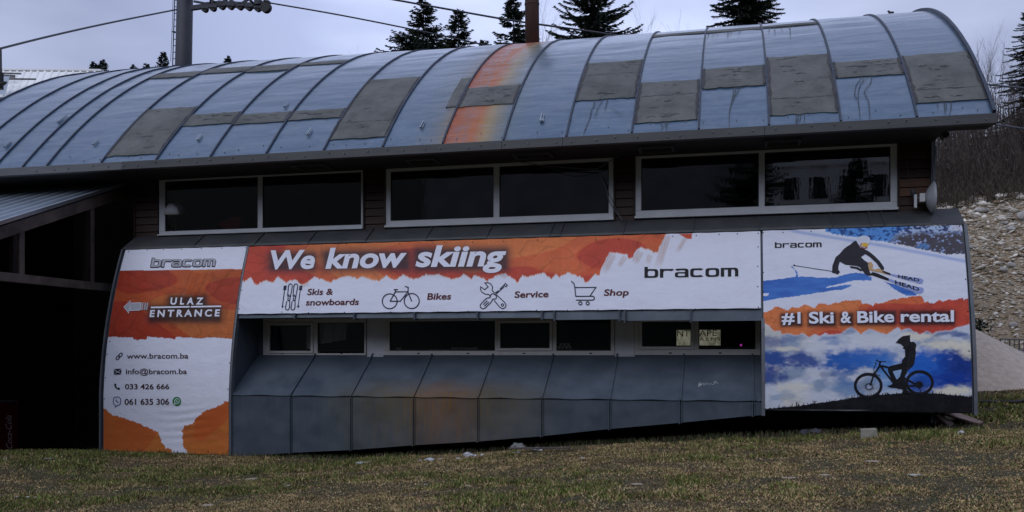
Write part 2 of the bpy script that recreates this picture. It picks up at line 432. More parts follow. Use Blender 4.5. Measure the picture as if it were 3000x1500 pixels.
tag(ground, kind='structure')

# ------------------------------------------------------------------ the building
bld = thing('ski_rental_building', (-4.0, 16.0, -1.6), 'long hall with a curved blue-grey sheet metal roof, dark ribbon windows and grey cladding', 'building')
R0, PH0 = 12.8, math.radians(47.2)
YC, ZC = 15.0 + R0 * math.sin(PH0), 3.57 - R0 * math.cos(PH0)
def arc(phi, X=0.0, off=0.0):
    y = YC - (R0 + off) * math.sin(phi); z = ZC + (R0 + off) * math.cos(phi)
    s = (PH0 - phi) * R0
    lift = 0.13 * float(sstep(-4, -15, X)) * min(max(s, 0) / 5.0, 1.0)
    return y, z + lift
def roof_hit(px, py):
    """where the sight line of a photo point meets the front half of the vault: (X, phi)"""
    a, b, c = ray(px, py)
    best = None; prev = None
    for i in range(0, 700):
        phi = PH0 - i * 0.001
        y, z = arc(phi, a / b * 16.5)
        dlt = c / b - z / y
        if dlt <= 0 and best is None: best = phi; break
    if best is None: best = PH0 - 0.5
    y, z = arc(best, a / b * 16.5)
    return a / b * y, best
def roofpt(X, phi, off=0.0):
    y, z = arc(phi, X, off); return (X, y, z)

seam_px = [(67, 485), (138, 487), (297, 483), (458, 472), (617, 470), (781, 462), (949, 452), (1121, 447), (1297, 440), (1475, 430),
           (1659, 412), (1851, 403), (2046.6, 395), (2253, 375), (2463.5, 363), (2687, 346), (2912, 330)]
SX = [-16.0, -14.8, -13.93] + [rx(p, 15.0) for p, _ in seam_px]
# underside shell of the vault
V = []; F = []; NS = 40
PHB = -math.radians(8)
for i in range(NS + 1):
    phi = PH0 + (PHB - PH0) * i / NS
    for X in (SX[0] + 0.02, SX[-1] - 0.02):
        y, z = arc(phi, X, -0.10); V.append((X, y, z))
for i in range(NS): F.append((2 * i, 2 * i + 1, 2 * i + 3, 2 * i + 2))
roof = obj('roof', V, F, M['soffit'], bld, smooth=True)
rnd = random.Random(4)
for k in range(len(SX) - 1):
    xa, xb = SX[k] + 0.006, SX[k + 1] - 0.006
    nu, nv = 8, 110
    U, Wv = np.meshgrid(np.linspace(xa, xb, nu), np.linspace(0, 1, nv))
    PH = PH0 + (PHB - PH0) * Wv
    S = (PH0 - PH) * R0
    amp = 0.010 + 0.012 * sstep(1.0, 4, S)
    e = np.minimum(U - xa, xb - U) / (xb - xa)
    dn = amp * (fbm(U * 0.6 + k * 7.3, S * 2.9 + k * 3.1, 11, 2) - 0.5) * 2 * sstep(0, 0.25, e) + 0.006 * sstep(0.0, 0.12, e) * 0
    dn = dn * sstep(0, 0.3, S)
    rr = R0 + dn
    lift = 0.13 * sstep(-4, -15, U) * np.clip(S / 5, 0, 1)
    Yv = YC - rr * np.sin(PH); Zv = ZC + rr * np.cos(PH) + lift
    V = np.stack([U.ravel(), Yv.ravel(), Zv.ravel()], 1)
    I = (np.arange(nv - 1)[:, None] * nu + np.arange(nu - 1)[None]).ravel()
    raw('roof_panel', V, np.stack([I, I + 1, I + 1 + nu, I + nu], 1), M['roof'], roof, smooth=True)
for k, X in enumerate(SX):
    mb = MB(); n = 70; last = k == len(SX) - 1; first = k == 0
    w = 0.03 if not (last or first) else 0.05
    h = 0.028 if not last else 0.06
    P = [[], [], [], []]
    for i in range(n + 1):
        phi = PH0 + (PHB - PH0) * i / n
        j = 0.005 * (vnoise(i * 0.7, k * 5.1, 3) - 0.5)
        xo = X + float(j) + (w if first else (-w * 0.0))
        for q, (dx, off) in enumerate([(-w / 2, -0.02 if not last else -0.12), (-w / 2, h), (w / 2, h), (w / 2, -0.02 if not last else -0.12)]):
            y, z = arc(phi, X, off); P[q].append((xo + dx, y, z))
    V = [p for i in range(n + 1) for p in (P[0][i], P[1][i], P[2][i], P[3][i])]
    F = []
    for i in range(n):
        for q in range(3): F.append((4 * i + q, 4 * i + q + 1, 4 * i + 5 + q, 4 * i + 4 + q))
    F.append((0, 1, 2, 3))
    o = obj('roof_seam', V, F, M['seam'], roof)
# bitumen patches: four photo corners each (tl, tr, br, bl)
patches = [
 [(462,320),(592,315),(465,452),(326,460)], [(578,336),(714,330),(691,363),(551,369)], [(716,335),(862,330),(845,359),(700,363)],
 [(870,326),(1022,320),(1006,345),(857,353)], [(1101,235),(1241,227),(1134,404),(975,410)], [(1367,231),(1387,231),(1344,316),(1317,316)],
 [(1375,258),(1531,252),(1504,309),(1348,314)], [(1731,188),(1888,177),(1859,287),(1688,299)], [(1878,245),(2053,235),(2047,353),(1857,363)],
 [(2059,206),(2242,193),(2243,252),(2058,261)], [(2250,170),(2427,161),(2458,329),(2252,342)], [(2440,186),(2634,171),(2648,217),(2448,233)],
 [(2642,169),(2838,151),(2890,294),(2677,305)], [(520,216),(616,212),(596,227),(488,228)], [(663,204),(748,197),(735,212),(640,216)],
 [(784,197),(880,190),(868,207),(762,211)], [(955,183),(1050,179),(1040,188),(932,190)], [(1923,103),(2074,93.5),(2073,99),(1920,109)],
 [(2078,91),(2232,80),(2232,88),(2078,97)], [(2242,79),(2396,66),(2398,72),(2242,82)]]
def nearest_seam(X):
    return min(SX, key=lambda s: abs(s - X))
for pi, pc in enumerate(patches):
    hits = [roof_hit(*p) for p in pc]
    xl = (hits[0][0] + hits[3][0]) / 2; xr = (hits[1][0] + hits[2][0]) / 2
    if pi != 5:
        sl, sr = nearest_seam(xl), nearest_seam(xr)
        if sl == sr: sr = SX[SX.index(sl) + 1]
        xl, xr = sl + 0.02, sr - 0.02
    else:
        sr = nearest_seam(xr); xr = sr - 0.018; xl = sr - 0.22
    pt = (hits[0][1] + hits[1][1]) / 2; pb = (hits[2][1] + hits[3][1]) / 2
    nu, nv = 14, max(6, int((pb - pt) * R0 / 0.07))
    V = []
    for j in range(nv + 1):
        for i in range(nu + 1):
            u = i / nu; w = j / nv
            x = xl + (xr - xl) * u; phi = pb + (pt - pb) * w
            if j in (0, nv): phi += (vnoise(x * 9, pi * 3.3 + j, 21) - 0.5) * 0.0035
            if i in (0, nu) : x += (vnoise(w * 9, pi * 5.3 + i, 22) - 0.5) * 0.03
            off = 0.024 + 0.006 * (vnoise(x * 3, phi * 40, 30 + pi) - 0.5)
            if i in (0, nu) or j in (0, nv): off = 0.017
            V.append(roofpt(x, phi, off))
    nn = nu + 1
    F = [(j * nn + i, j * nn + i + 1, (j + 1) * nn + i + 1, (j + 1) * nn + i) for j in range(nv) for i in range(nu)]
    # skirt
    ring = [i for i in range(nn)] + [j * nn + nu for j in range(1, nv + 1)] + [nv * nn + i for i in range(nu - 1, -1, -1)] + [j * nn for j in range(nv - 1, 0, -1)]
    b0 = len(V)
    for r in ring:
        x, y, z = V[r]; d = Vector((0, y - YC, z - ZC)).normalized() * 0.03; V.append((x, y - d.y, z - d.z))
    for i in range(len(ring)):
        j = (i + 1) % len(ring); F.append((ring[j], ring[i], b0 + i, b0 + j))
    obj('felt_patch', V, F, M['felt'], roof)
    # tar smears along the edges of the patch
    if pi < 13 and pi != 5:
        mb = MB(); rr = random.Random(pi * 7)
        def smear(pts, wd):
            L = []
            for q, (x, phi) in enumerate(pts):
                wq = wd * (0.3 + 1.1 * rr.random()) * (0.3 if q in (0, len(pts) - 1) else 1)
                L.append((x, phi, wq))
            V2 = []; F2 = []
            for q, (x, phi, wq) in enumerate(L):
                x2, p2 = L[min(q + 1, len(L) - 1)][:2]; x1, p1 = L[max(q - 1, 0)][:2]
                dx, dp = x2 - x1, (p2 - p1) * R0; n_ = math.hypot(dx, dp) or 1
                V2.append(roofpt(x - dp / n_ * wq, phi + dx / n_ * wq / R0, 0.031)); V2.append(roofpt(x + dp / n_ * wq, phi - dx / n_ * wq / R0, 0.031))
                if q: F2.append((2 * q - 2, 2 * q - 1, 2 * q + 1, 2 * q))
            mb.add(V2, F2)
        big = 1.35 if pi >= 6 else 0.6
        for side in (0, 1):
            x = (xl + 0.02) if side == 0 else (xr - 0.02)
            n = 14; smear([(x + (rr.random() - .5) * 0.012, pb + (pt - pb) * q / n) for q in range(n + 1)], 0.016 * big)
        for q in range(int(7 * big) + 3):
            x = rr.uniform(xl + 0.1, xr - 0.25); ph = rr.uniform(min(pb, pt), max(pb, pt)); L = rr.uniform(0.04, 0.28)
            ph = min(max(ph, min(pb, pt) + 0.01), max(pb, pt) - 0.01)
            smear([(x + L * i / 5, ph + (rr.random() - .5) * 0.004) for i in range(6)], rr.uniform(0.003, 0.011))
        if pi in (7, 8, 11, 4, 10, 12):
            ph = pb + (pt - pb) * (0.22 if pi in (4, 10, 12) else 0.6)
            smear([(xl + 0.03 + (xr - xl - 0.06) * i / 16, ph + (rr.random() - .5) * 0.0025) for i in range(17)], 0.006)
        tag(mb.build('tar_smear', M['tar'], roof), kind='stuff')
# tar runs
runs = [[(1760,292),(1745,305),(1733,325),(1728,350),(1716,380),(1708,405)],[(1767,293),(1752,320),(1742,347)],[(1781,291),(1776,310),(1772,328)],[(1742,297),(1738,315)],[(1791,321),(1810,331),(1824,341)],
 [(1936,360),(1938,372),(1944,367)],[(1956,360),(1945,372),(1935,395)],[(1950,360),(1953,375),(1953,390)],[(1961,360),(1953,371)],
 [(2150,258),(2146,290),(2137,330),(2136,387)],[(2157,258),(2152,280),(2146,305)],[(2169,257),(2160,275),(2150,295)],[(2163,257),(2160,266)],
 [(2333,337),(2332,355),(2334,375)],[(2339,337),(2338,350),(2331,375)],[(2347,337),(2344,355),(2333,370)],[(2357,336),(2356,373)],
 [(2524,229),(2507,255),(2503,280),(2515,300),(2520,350)],[(2542,229),(2522,248),(2514,270),(2515,296)],[(2555,227),(2551,245),(2531,272),(2545,302),(2549,353)],[(2529,230),(2527,245)],
 [(2745,304),(2749,320)],[(2765,303),(2768,320),(2769,338)],[(2771,303),(2774,324)],[(2787,302),(2786,322),(2781,345)],
 [(2078,98),(2071,115)],[(2092,98),(2085,110)],[(2103,98),(2098,105)],[(2134,95),(2130,110)],[(2145,94),(2128,112)],[(2170,92),(2160,105)],
 [(2312,79),(2315,90),(2316,115)],[(2256,84),(2250,98)],[(2268,85),(2272,100)],[(2288,84),(2292,92)]]
mb = MB()
for rn in runs:
    hp = [roof_hit(*p) for p in rn]; V2 = []; F2 = []
    for q, (x, ph) in enumerate(hp):
        wq = 0.0055 * (1.0 if q < len(hp) - 1 else 0.5)
        V2 += [roofpt(x - wq, ph, 0.022), roofpt(x + wq, ph, 0.022)]
        if q: F2.append((2 * q - 2, 2 * q - 1, 2 * q + 1, 2 * q))
    mb.add(V2, F2)
tag(mb.build('tar_run', M['tar'], roof), kind='stuff')
# snow-guard brackets
for (px, py, s) in [(12,435,1.2),(168,362,1.8),(272,428,.9),(577,415,1.1),(831,318,1.0),(898,400,1.3),(1230,380,1.3),(1581,358,1.3),(1583,362,.6)]:
    X, ph = roof_hit(px, py); mb = MB()
    for (dx, L, w) in ((0, 0.20 * s, 0.02), (0.045, 0.16 * s, 0.012), (0, .02, .05)):
        a = [roofpt(X + dx, ph - 0.0, 0.02), roofpt(X + dx + w, ph, 0.02), roofpt(X + dx + w, ph, 0.042), roofpt(X + dx, ph, 0.042)]
        b = [roofpt(X + dx, ph - L / R0, 0.02), roofpt(X + dx + w, ph - L / R0, 0.02), roofpt(X + dx + w, ph - L / R0, 0.03), roofpt(X + dx, ph - L / R0, 0.03)]
        mb.prism(a, b)
    mb.build('snow_guard', M['galv'], roof)
# eave fascia in lengths, gutter lip and screws
fx = [SX[0], rx(357, 14.96), rx(1470, 14.96), rx(1648, 14.96), rx(2240, 14.96), SX[-1] + 0.03]
for i in range(len(fx) - 1):
    o = MB().prism([(fx[i] + .004, 14.95, 3.415), (fx[i] + .004, 15.02, 3.40), (fx[i] + .004, 15.06, 3.58), (fx[i] + .004, 14.965, 3.565)],
                   [(fx[i+1], 14.95, 3.415), (fx[i+1], 15.02, 3.40), (fx[i+1], 15.06, 3.58), (fx[i+1], 14.965, 3.565)]).build('fascia_board', M['fascia_light'] if i == 0 else M['fascia'], bld, bevel=0.004)
    if i == 0: o['label'] = 'paler weathered length of fascia at the left end'
mb = MB()
for i in range(46):
    X = SX[3] + 0.4 + i * (SX[-1] - SX[3] - 0.5) / 45 + rnd.uniform(-.1, .1); Z = 3.50 + rnd.uniform(-.03, .03)
    mb.box(X - .008, X + .008, 14.935, 14.96, Z - .008, Z + .008)
for i in range(40):
    X = SX[4] + 0.4 + i * (SX[-1] - SX[4] - 0.5) / 39 + rnd.uniform(-.12, .12); x_, y_, z_ = roofpt(X, PH0 - rnd.uniform(.006, .02), 0.012)
    mb.box(X - .007, X + .007, y_ - .008, y_ + .008, z_ - .008, z_ + .008)
tag(mb.build('screws', M['screw'], bld), kind='stuff')
# soffit, roof gable infill and the closed dark back of the building
XL, XR = -11.5, rx(2731, 16.0)
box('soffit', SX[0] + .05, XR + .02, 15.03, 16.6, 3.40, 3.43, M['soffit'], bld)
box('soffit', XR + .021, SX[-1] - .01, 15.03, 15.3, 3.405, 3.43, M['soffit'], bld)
for px0, px1 in ((868, 962), (1197, 1282), (1508, 1617), (1872, 1975), (2240, 2345)):
    xa, xb = rx(px0, 15.4), rx(px1, 15.4); mb = MB()
    mb.box(xa, xb, 15.16, 15.20, 3.355, 3.395); mb.box(xa, xb, 15.56, 15.60, 3.355, 3.395)
    mb.box(xa, xa + .04, 15.2, 15.56, 3.355, 3.395); mb.box(xb - .04, xb, 15.2, 15.56, 3.355, 3.395)
    mb.build('soffit_vent_frame', M['fascia'], bld)
def gable(X, name, mat):
    V = [(X, 16.2, -2.6)]
    for i in range(21):
        phi = math.radians(40) - math.radians(47.5) * i / 20; y, z = arc(phi, X, -0.12); V.append((X, y, z))
    V.append((X, 25.9, -2.6))
    return obj(name, V, [tuple(range(len(V)))], mat, bld)
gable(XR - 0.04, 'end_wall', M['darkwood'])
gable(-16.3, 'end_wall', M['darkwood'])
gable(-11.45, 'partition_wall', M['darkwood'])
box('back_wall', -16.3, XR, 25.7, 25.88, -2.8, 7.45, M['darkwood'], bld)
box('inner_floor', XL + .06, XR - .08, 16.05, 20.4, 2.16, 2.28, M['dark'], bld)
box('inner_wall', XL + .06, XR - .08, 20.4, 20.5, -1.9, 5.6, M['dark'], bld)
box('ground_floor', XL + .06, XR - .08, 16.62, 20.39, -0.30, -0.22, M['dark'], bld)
box('foundation_wall', -8.8, XR + .3, 16.55, 16.72, -2.8, 0.0, M['dark'], bld)

# upper wall with planked piers
wall = MB().box(XL, XR, 16.05, 16.14, 2.26, 2.33).box(XL, XR, 16.05, 16.14, 3.425, 3.60).build('upper_wall', M['darkwood'], bld)
piers = [(395, 468), (1066, 1131), (1799, 1861), (2629, 2731)]
for pi, (pa, pb) in enumerate(piers):
    xa, xb = rx(pa, 16.0), rx(pb, 16.0)
    box('pier_core', xa, xb, 16.02, 16.14, 2.33, 3.425, M['darkwood'], wall)
    n = 8; hh = (3.42 - 2.24) / n
    for k in range(n):
        z0 = 2.24 + k * hh
        jx = 0.004 * rnd.uniform(-1, 1)
        worn = pi == 3 and k in (2, 3)
        mb = MB().prism([(xa + .03 + jx, 15.975, z0 + .006), (xa + .03 + jx, 16.02, z0 + .006), (xa + .03 + jx, 16.02, z0 + hh - .006), (xa + .03 + jx, 15.992, z0 + hh - .006)],
                        [(xb - .03, 15.975, z0 + .006), (xb - .03, 16.02, z0 + .006), (xb - .03, 16.02, z0 + hh - .006), (xb - .03, 15.992, z0 + hh - .006)])
        mb.build('plank', M['plank_worn'] if worn else M['plank'], wall, bevel=.003)
    box('corner_board', xa, xa + .028, 15.955, 16.02, 2.22, 3.42, M['plank'], wall, bevel=.003)
    if pi in (1, 2): box('corner_board', xb - .028, xb, 15.955, 16.02, 2.22, 3.42, M['plank'], wall, bevel=.003)
box('corner_post', XR - .03, XR + .035, 15.93, 16.06, 2.3, 3.42, M['trim'], wall, bevel=.004)

def window(X0, X1, Z0, Z1, bars, lights, mat, yf=15.985, sill=None, fw=0.09):
    """bars: mullion (x0, x1); lights: (x0, x1, z0, z1, sash?) glass openings"""
    mb = MB()
    zb, zt = min(l[2] for l in lights), max(l[3] for l in lights)
    xa, xb = min(l[0] for l in lights), max(l[1] for l in lights)
    y0, y1 = yf, yf + 0.07
    mb.box(X0, X1, y0, y1, Z0, zb); mb.box(X0, X1, y0, y1, zt, Z1)
    mb.box(X0, xa, y0, y1, zb, zt); mb.box(xb, X1, y0, y1, zb, zt)
    fo = mb.build('window', mat, bld, bevel=0.006)
    prev = None
    for (a, b) in bars:
        box('mullion', a, b, y0 + .008, y1, zb + .001, zt - .001, mat, fo, bevel=.004)
    for (a, b, c, d, s) in lights:
        mid = yf + 0.035
        if s:
            q = 0.045; mb = MB()
            mb.box(a, b, y0 - .022, y0 + .03, c, c + q); mb.box(a, b, y0 - .022, y0 + .03, d - q, d)
            mb.box(a, a + q, y0 - .0215, y0 + .0295, c + q, d - q); mb.box(b - q, b, y0 - .0215, y0 + .0295, c + q, d - q)
            mb.build('sash', mat, fo, bevel=.005); a += q; b -= q; c += q; d -= q
        mb = MB(); g = 0.012   # black gasket
        mb.box(a, b, y0 + .014, y1 - .01, c, c + g); mb.box(a, b, y0 + .014, y1 - .01, d - g, d)
        mb.box(a, a + g, y0 + .014, y1 - .01, c + g, d - g); mb.box(b - g, b, y0 + .014, y1 - .01, c + g, d - g)
        mb.build('gasket', M['rubber'], fo)
        obj('pane', [(a, mid, c), (b, mid, c), (b, mid, d), (a, mid, d)], [(0, 1, 2, 3)], M['glass'], fo)
    if sill:
        box('sill', X0 - .01, X1 + .01, yf - 0.05, yf + .06, Z0 - sill, Z0 - .004, mat, fo, bevel=.004)
    holes = MB()
    n = max(2, int((X1 - X0) / 0.9))
    for i in range(n):
        x = X0 + (X1 - X0) * (i + .5 + rnd.uniform(-.15, .15)) / n
        holes.box(x - .022, x + .022, y0 - .003, y0 + .01, Z0 + .022, Z0 + .045)
    if mat is M['frame_low']: holes.build('drain_slot', M['black'], fo)
    return fo
def gx(p): return rx(p, 16.02)
wins = []
wins.append(window(gx(469), gx(1065), 2.335, 3.425, [(gx(757), gx(771))], [(gx(486), gx(757), 2.39, 3.37, 0), (gx(771), gx(1060), 2.39, 3.37, 0)], M['frame'], sill=.03))
wins.append(window(gx(1132), gx(1798), 2.36, 3.425, [(gx(1447), gx(1464))], [(gx(1146), gx(1447), 2.437, 3.345, 0), (gx(1464), gx(1784), 2.437, 3.345, 0)], M['frame'], sill=.045))
wins.append(window(gx(1862), gx(2628), 2.37, 3.425, [(gx(2223), gx(2240))], [(gx(1879), gx(2223), 2.46, 3.36, 0), (gx(2240), gx(2608), 2.46, 3.36, 0)], M['frame'], sill=.045))
window(gx(773), gx(1074), -0.035, 0.66, [(gx(920), gx(932))], [(gx(787), gx(920), .0, .575, 1), (gx(932), gx(1069), .035, .575, 0)], M['frame_low'])
window(gx(1130), gx(1801), -0.035, 0.66, [(gx(1451), gx(1460)), (gx(1619), gx(1631))], [(gx(1143), gx(1451), .055, .585, 0), (gx(1460), gx(1619), .045, .585, 1), (gx(1631), gx(1790), .06, .585, 0)], M['frame_low'])
window(gx(1859), gx(2229), -0.03, 0.66, [(gx(2033), gx(2047))], [(gx(1874), gx(2033), .07, .585, 1), (gx(2047), gx(2213), .095, .6, 0)], M['frame_low'])
lw = box('lower_wall', -8.9, .5, 16.03, 16.1, .661, 2.2, M['darkwood'], bld)
box('grey_pier', rx(1075, 16), rx(1129, 16), 16.0, 16.08, -.03, .66, M['pier'], lw, bevel=.003)
box('grey_pier', rx(1802, 16), rx(1858, 16), 16.0, 16.08, -.03, .66, M['pier'], lw, bevel=.003)
box('end_panel', -8.9, rx(772, 16), 16.0, 16.08, -.1, .66, M['clad'], lw)
box('pier_foot', rx(1076, 15.97), rx(1124, 15.97), 15.95, 15.999, -.10, -.035, M['pier'], lw, bevel=.004)
box('pier_foot', rx(1801, 15.97), rx(1860, 15.97), 15.96, 15.999, -.07, -.035, M['pier'], lw, bevel=.004)

# bulging band that carries the banners
def prof(Z):
    Z = np.asarray(Z, float); q = np.clip(Z + 0.8, 0, None)
    return 15.0 + 0.0413 * q + 0.0669 * q * q
XB0, XB1, XB2, XB3 = rx(301, 15.0), rx(673, 15.0), rx(2235, 15.2), rx(2851, 15.0)
ZT = 2.02
def band(name, xa, xb, z0, z1, za1=None, mat=None, parent=None, yo=0.0):
    V = []; F = []; n = 14
    for j in range(n + 1):
        for i, x in enumerate((xa, xb)):
            zb = z0 if (i == 0 or za1 is None) else za1
            z = zb + (z1 - zb) * j / n; V.append((x, float(prof(z)) + yo, z))
    m_ = len(V)
    V += [(x, y + .05, z) for x, y, z in V]
    for j in range(n):
        F.append((2*j, 2*j+1, 2*j+3, 2*j+2)); F.append((m_+2*j+1, m_+2*j, m_+2*j+2, m_+2*j+3))
        F.append((2*j, 2*j+2, m_+2*j+2, m_+2*j)); F.append((2*j+1, m_+2*j+1, m_+2*j+3, 2*j+3))
    F.append((0, m_, m_+1, 1)); F.append((2*n, 2*n+1, m_+2*n+1, m_+2*n))
    return obj(name, V, F, mat or M['clad'], parent or bld)
front = band('banner_band', XB0, XB1, -1.90, ZT - .012)
band('band_panel', XB2, XB3, -0.90, ZT - .012, parent=front)
lip_z = [(692, .64), (866, .64), (1040, .62), (1216, .605), (1401, .60), (1589, .58), (1625, .56), (1816, .545), (1832, .535), (2024, .52), (2233, .53)]
for i in range(len(lip_z) - 1):
    band('band_panel', rx(lip_z[i][0], 15.2) + .004, rx(lip_z[i+1][0], 15.2) - .004, lip_z[i][1], ZT - .012, parent=front, yo=.004 * (i % 2))
    x = rx(lip_z[i+1][0], 15.2)
    if i < len(lip_z) - 2: box('standing_seam', x - .014, x + .014, 15.15, 15.35, lip_z[i+1][1] - .02, .72, M['clad'], front)
obj('recess_ceiling', [(XB1, 15.22, .655), (XB2, 15.22, .56), (XB2, 16.03, .66), (XB1, 16.03, .665)], [(0, 1, 2, 3)], M['soffit'], front)
# end frames of the two framed sign bays
def edge_trim(x, z0, z1, w=.035):
    V = []; F = []; n = 14
    for j in range(n + 1):
        z = z0 + (z1 - z0) * j / n; y = float(prof(z))
        V += [(x - w / 2, y - .045, z), (x + w / 2, y - .045, z), (x + w / 2, y + .06, z), (x - w / 2, y + .06, z)]
    for j in range(n):
        for q in range(4): F.append((4*j+q, 4*j+(q+1) % 4, 4*j+4+(q+1) % 4, 4*j+4+q))
    F += [(3, 2, 1, 0), (4*n, 4*n+1, 4*n+2, 4*n+3)]
    obj('edge_trim', V, F, M['trim'], front)
edge_trim(XB0 - .03, -1.88, ZT); edge_trim(XB3 + .03, -.92, ZT + .0, .05); edge_trim(XB1 + .035, -1.88, ZT - .02, .03)
edge_trim(XB2 + .0, -.98, .55, .05)
def side_plate(x, name, zb):
    V = [(x, 15.02, zb)] + [(x, float(prof(z)) + .03, z) for z in np.linspace(-.7, 1.98, 10)] + [(x, 16.05, 2.3), (x, 16.6, 2.3), (x, 16.6, zb)]
    V2 = [(a + .03, b, c) for a, b, c in V]
    n = len(V); F = [tuple(range(n)), tuple(range(n, 2 * n))[::-1]] + [(i, (i + 1) % n, n + (i + 1) % n, n + i) for i in range(n)]
    obj(name, V + V2, F, M['clad'], front)
side_plate(XB0 + .0, 'end_plate', -1.88); side_plate(XB3 - .03, 'end_plate', -.9); side_plate(XB1 - .01, 'recess_cheek', -1.8); side_plate(XB2 - .02, 'recess_cheek', -.9)
# ledge sheets above the band
lp = [(366, 15.66), (573, 1), (750, 1), (907, 1), (1074, 1), (1250, 1), (1428, 1), (1612.5, 1), (1642, 1), (1826, 1), (2030, 1), (2224, 1), (2438, 1), (2551, 1), (2590, 1), (2822, 1)]
lx = [rx(p, 15.66) for p, _ in lp]
lx[0] = XB0 - .02; lx[-1] = XB3 + .02
for i in range(len(lx) - 1):
    a, b = lx[i] + .003, lx[i + 1] - .003
    w = .004 * (i % 2)
    MB().prism([(a, 15.60, ZT - .01 + w), (a, 15.61, ZT + .028 + w), (a, 16.03, 2.325 + w), (a, 16.03, 2.28)],
               [(b, 15.60, ZT - .01 + w), (b, 15.61, ZT + .028 + w), (b, 16.03, 2.325 + w), (b, 16.03, 2.28)]).build('ledge_sheet', M['ledge'], bld)
    if i: MB().prism([(a - .012, 15.60, ZT + .02), (a + .012, 15.60, ZT + .02), (a + .012, 15.60, ZT + .05), (a - .012, 15.60, ZT + .05)],
                     [(a - .012, 16.02, 2.32), (a + .012, 16.02, 2.32), (a + .012, 16.02, 2.352), (a - .012, 16.02, 2.352)]).build('ledge_seam', M['ledge'], bld)
# lower cladding: sloped sheets and skirts
kx = [XB1 + .02] + [rx(p, 15.0) for p in (852, 1029, 1212, 1401, 1588, 1787, 1994, 2208)] + [XB2]
def zbot(X): return float(np.interp(X, [-8.9, -7.6, -6.5, -5.4, -4.3, -3.1, -1.98, -.8, .4], [-1.88, -1.765, -1.69, -1.584, -1.5, -1.377, -1.236, -1.11, -.97]))
clad = MB().box(XB1, XB2, 15.06, 15.10, -.95, -.80).build('skirt_rail', M['clad'], bld)
for i in range(len(kx) - 1):
    a, b = kx[i] + .004, kx[i + 1] - .004
    w = .006 * (i % 2)
    V = []; F = []; nu, nv = 9, 7
    for j in range(nv):
        for q in range(nu):
            u = q / (nu - 1); s = j / (nv - 1)
            d = .006 * (fbm(np.array(u * 3 + i * 4.), np.array(s * 3.), 41, 2) - .5)
            x = a + (b - a) * u
            V.append((x, 14.985 + 1.01 * s + w * .5, -.75 + .72 * s + float(d) - (0.008 * math.sin(u * 9 + i * 2) if j == 0 else 0)))
    F = [(j*nu+q, j*nu+q+1, (j+1)*nu+q+1, (j+1)*nu+q) for j in range(nv-1) for q in range(nu-1)]
    nb = len(V); V += [(V[q][0], V[q][1] + .03, V[q][2] - .028) for q in range(nu)]
    F += [(nb+q, nb+q+1, q+1, q) for q in range(nu-1)]
    obj('sloped_sheet', V, F, M['clad'], clad, smooth=False)
    za, zb_ = zbot(a), zbot(b)
    MB().prism([(a, 15.0 + w, za), (a, 15.03 + w, za), (a, 15.03 + w, -.77), (a, 15.0 + w, -.77)],
               [(b, 15.0 + w, zb_), (b, 15.03 + w, zb_), (b, 15.03 + w, -.77), (b, 15.0 + w, -.77)]).build('skirt_sheet', M['clad'], clad)
    if i:
        x = kx[i]; z0 = zbot(x) - .02
        box('skirt_batten', x - .03, x - .008, 14.975, 15.0, z0, -.775, M['clad'], clad, bevel=.003)
        box('skirt_batten', x + .008, x + .022, 14.982, 15.0, z0 + .01, -.775, M['clad'], clad, bevel=.003)
        MB().prism([(x - .014, 14.972, -.752), (x + .014, 14.972, -.752), (x + .014, 14.972, -.722), (x - .014, 14.972, -.722)],
                   [(x - .014, 15.99, -.027), (x + .014, 15.99, -.027), (x + .014, 15.99, .0), (x - .014, 15.99, .0)]).build('sheet_seam', M['clad'], clad)
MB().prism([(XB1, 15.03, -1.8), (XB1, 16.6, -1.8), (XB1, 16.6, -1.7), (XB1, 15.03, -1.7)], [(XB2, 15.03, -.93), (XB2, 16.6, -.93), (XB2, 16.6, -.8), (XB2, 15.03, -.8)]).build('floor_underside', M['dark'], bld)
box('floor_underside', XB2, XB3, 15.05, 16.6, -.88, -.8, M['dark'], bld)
# scratched scrawl on a sloped sheet
def slope_pt(px, py):
    a, b, c = ray(px, py)
    # plane: Z = -.75 + .713*(Y-14.985)
    Y = (-.75 - .713 * 14.985) / (c / b - .713); Y -= 0.012
    return (a / b * Y, Y, c / b * Y)
def slope_ribbon(lines, w, name, mat):
    mb = MB()
    for ln in lines:
        P = [Vector(slope_pt(*p)) for p in ln]
        mb.tube(P, w, 4, False)
    return mb.build(name, mat, clad)
sc = []
zig = [(2045,1128),(2052,1119),(2046,1133),(2055,1124),(2050,1132),(2060,1122),(2060,1130),(2066,1121),(2064,1130),(2072,1122),(2070,1129),(2077,1123),(2078,1129),(2084,1122),(2086,1128),(2100,1120),(2104,1124)]
slope_ribbon([zig, [(2090,1120),(2098,1117)]], .004, 'scratched_scrawl', M['white_plastic'])
# chimney
ch = at(1560, 138, 21.0)
MB().tube([(ch.x, 21.0, 6.6), (ch.x - .03, 21.0, 10.4)], .165, 20).build('chimney', M['rust_pipe'], bld, smooth=True)
MB().tube([(ch.x - .012, 21.0, 8.12), (ch.x - .012, 21.0, 8.16)], .175, 20).build('chimney_band', M['rust_pipe'], bld)
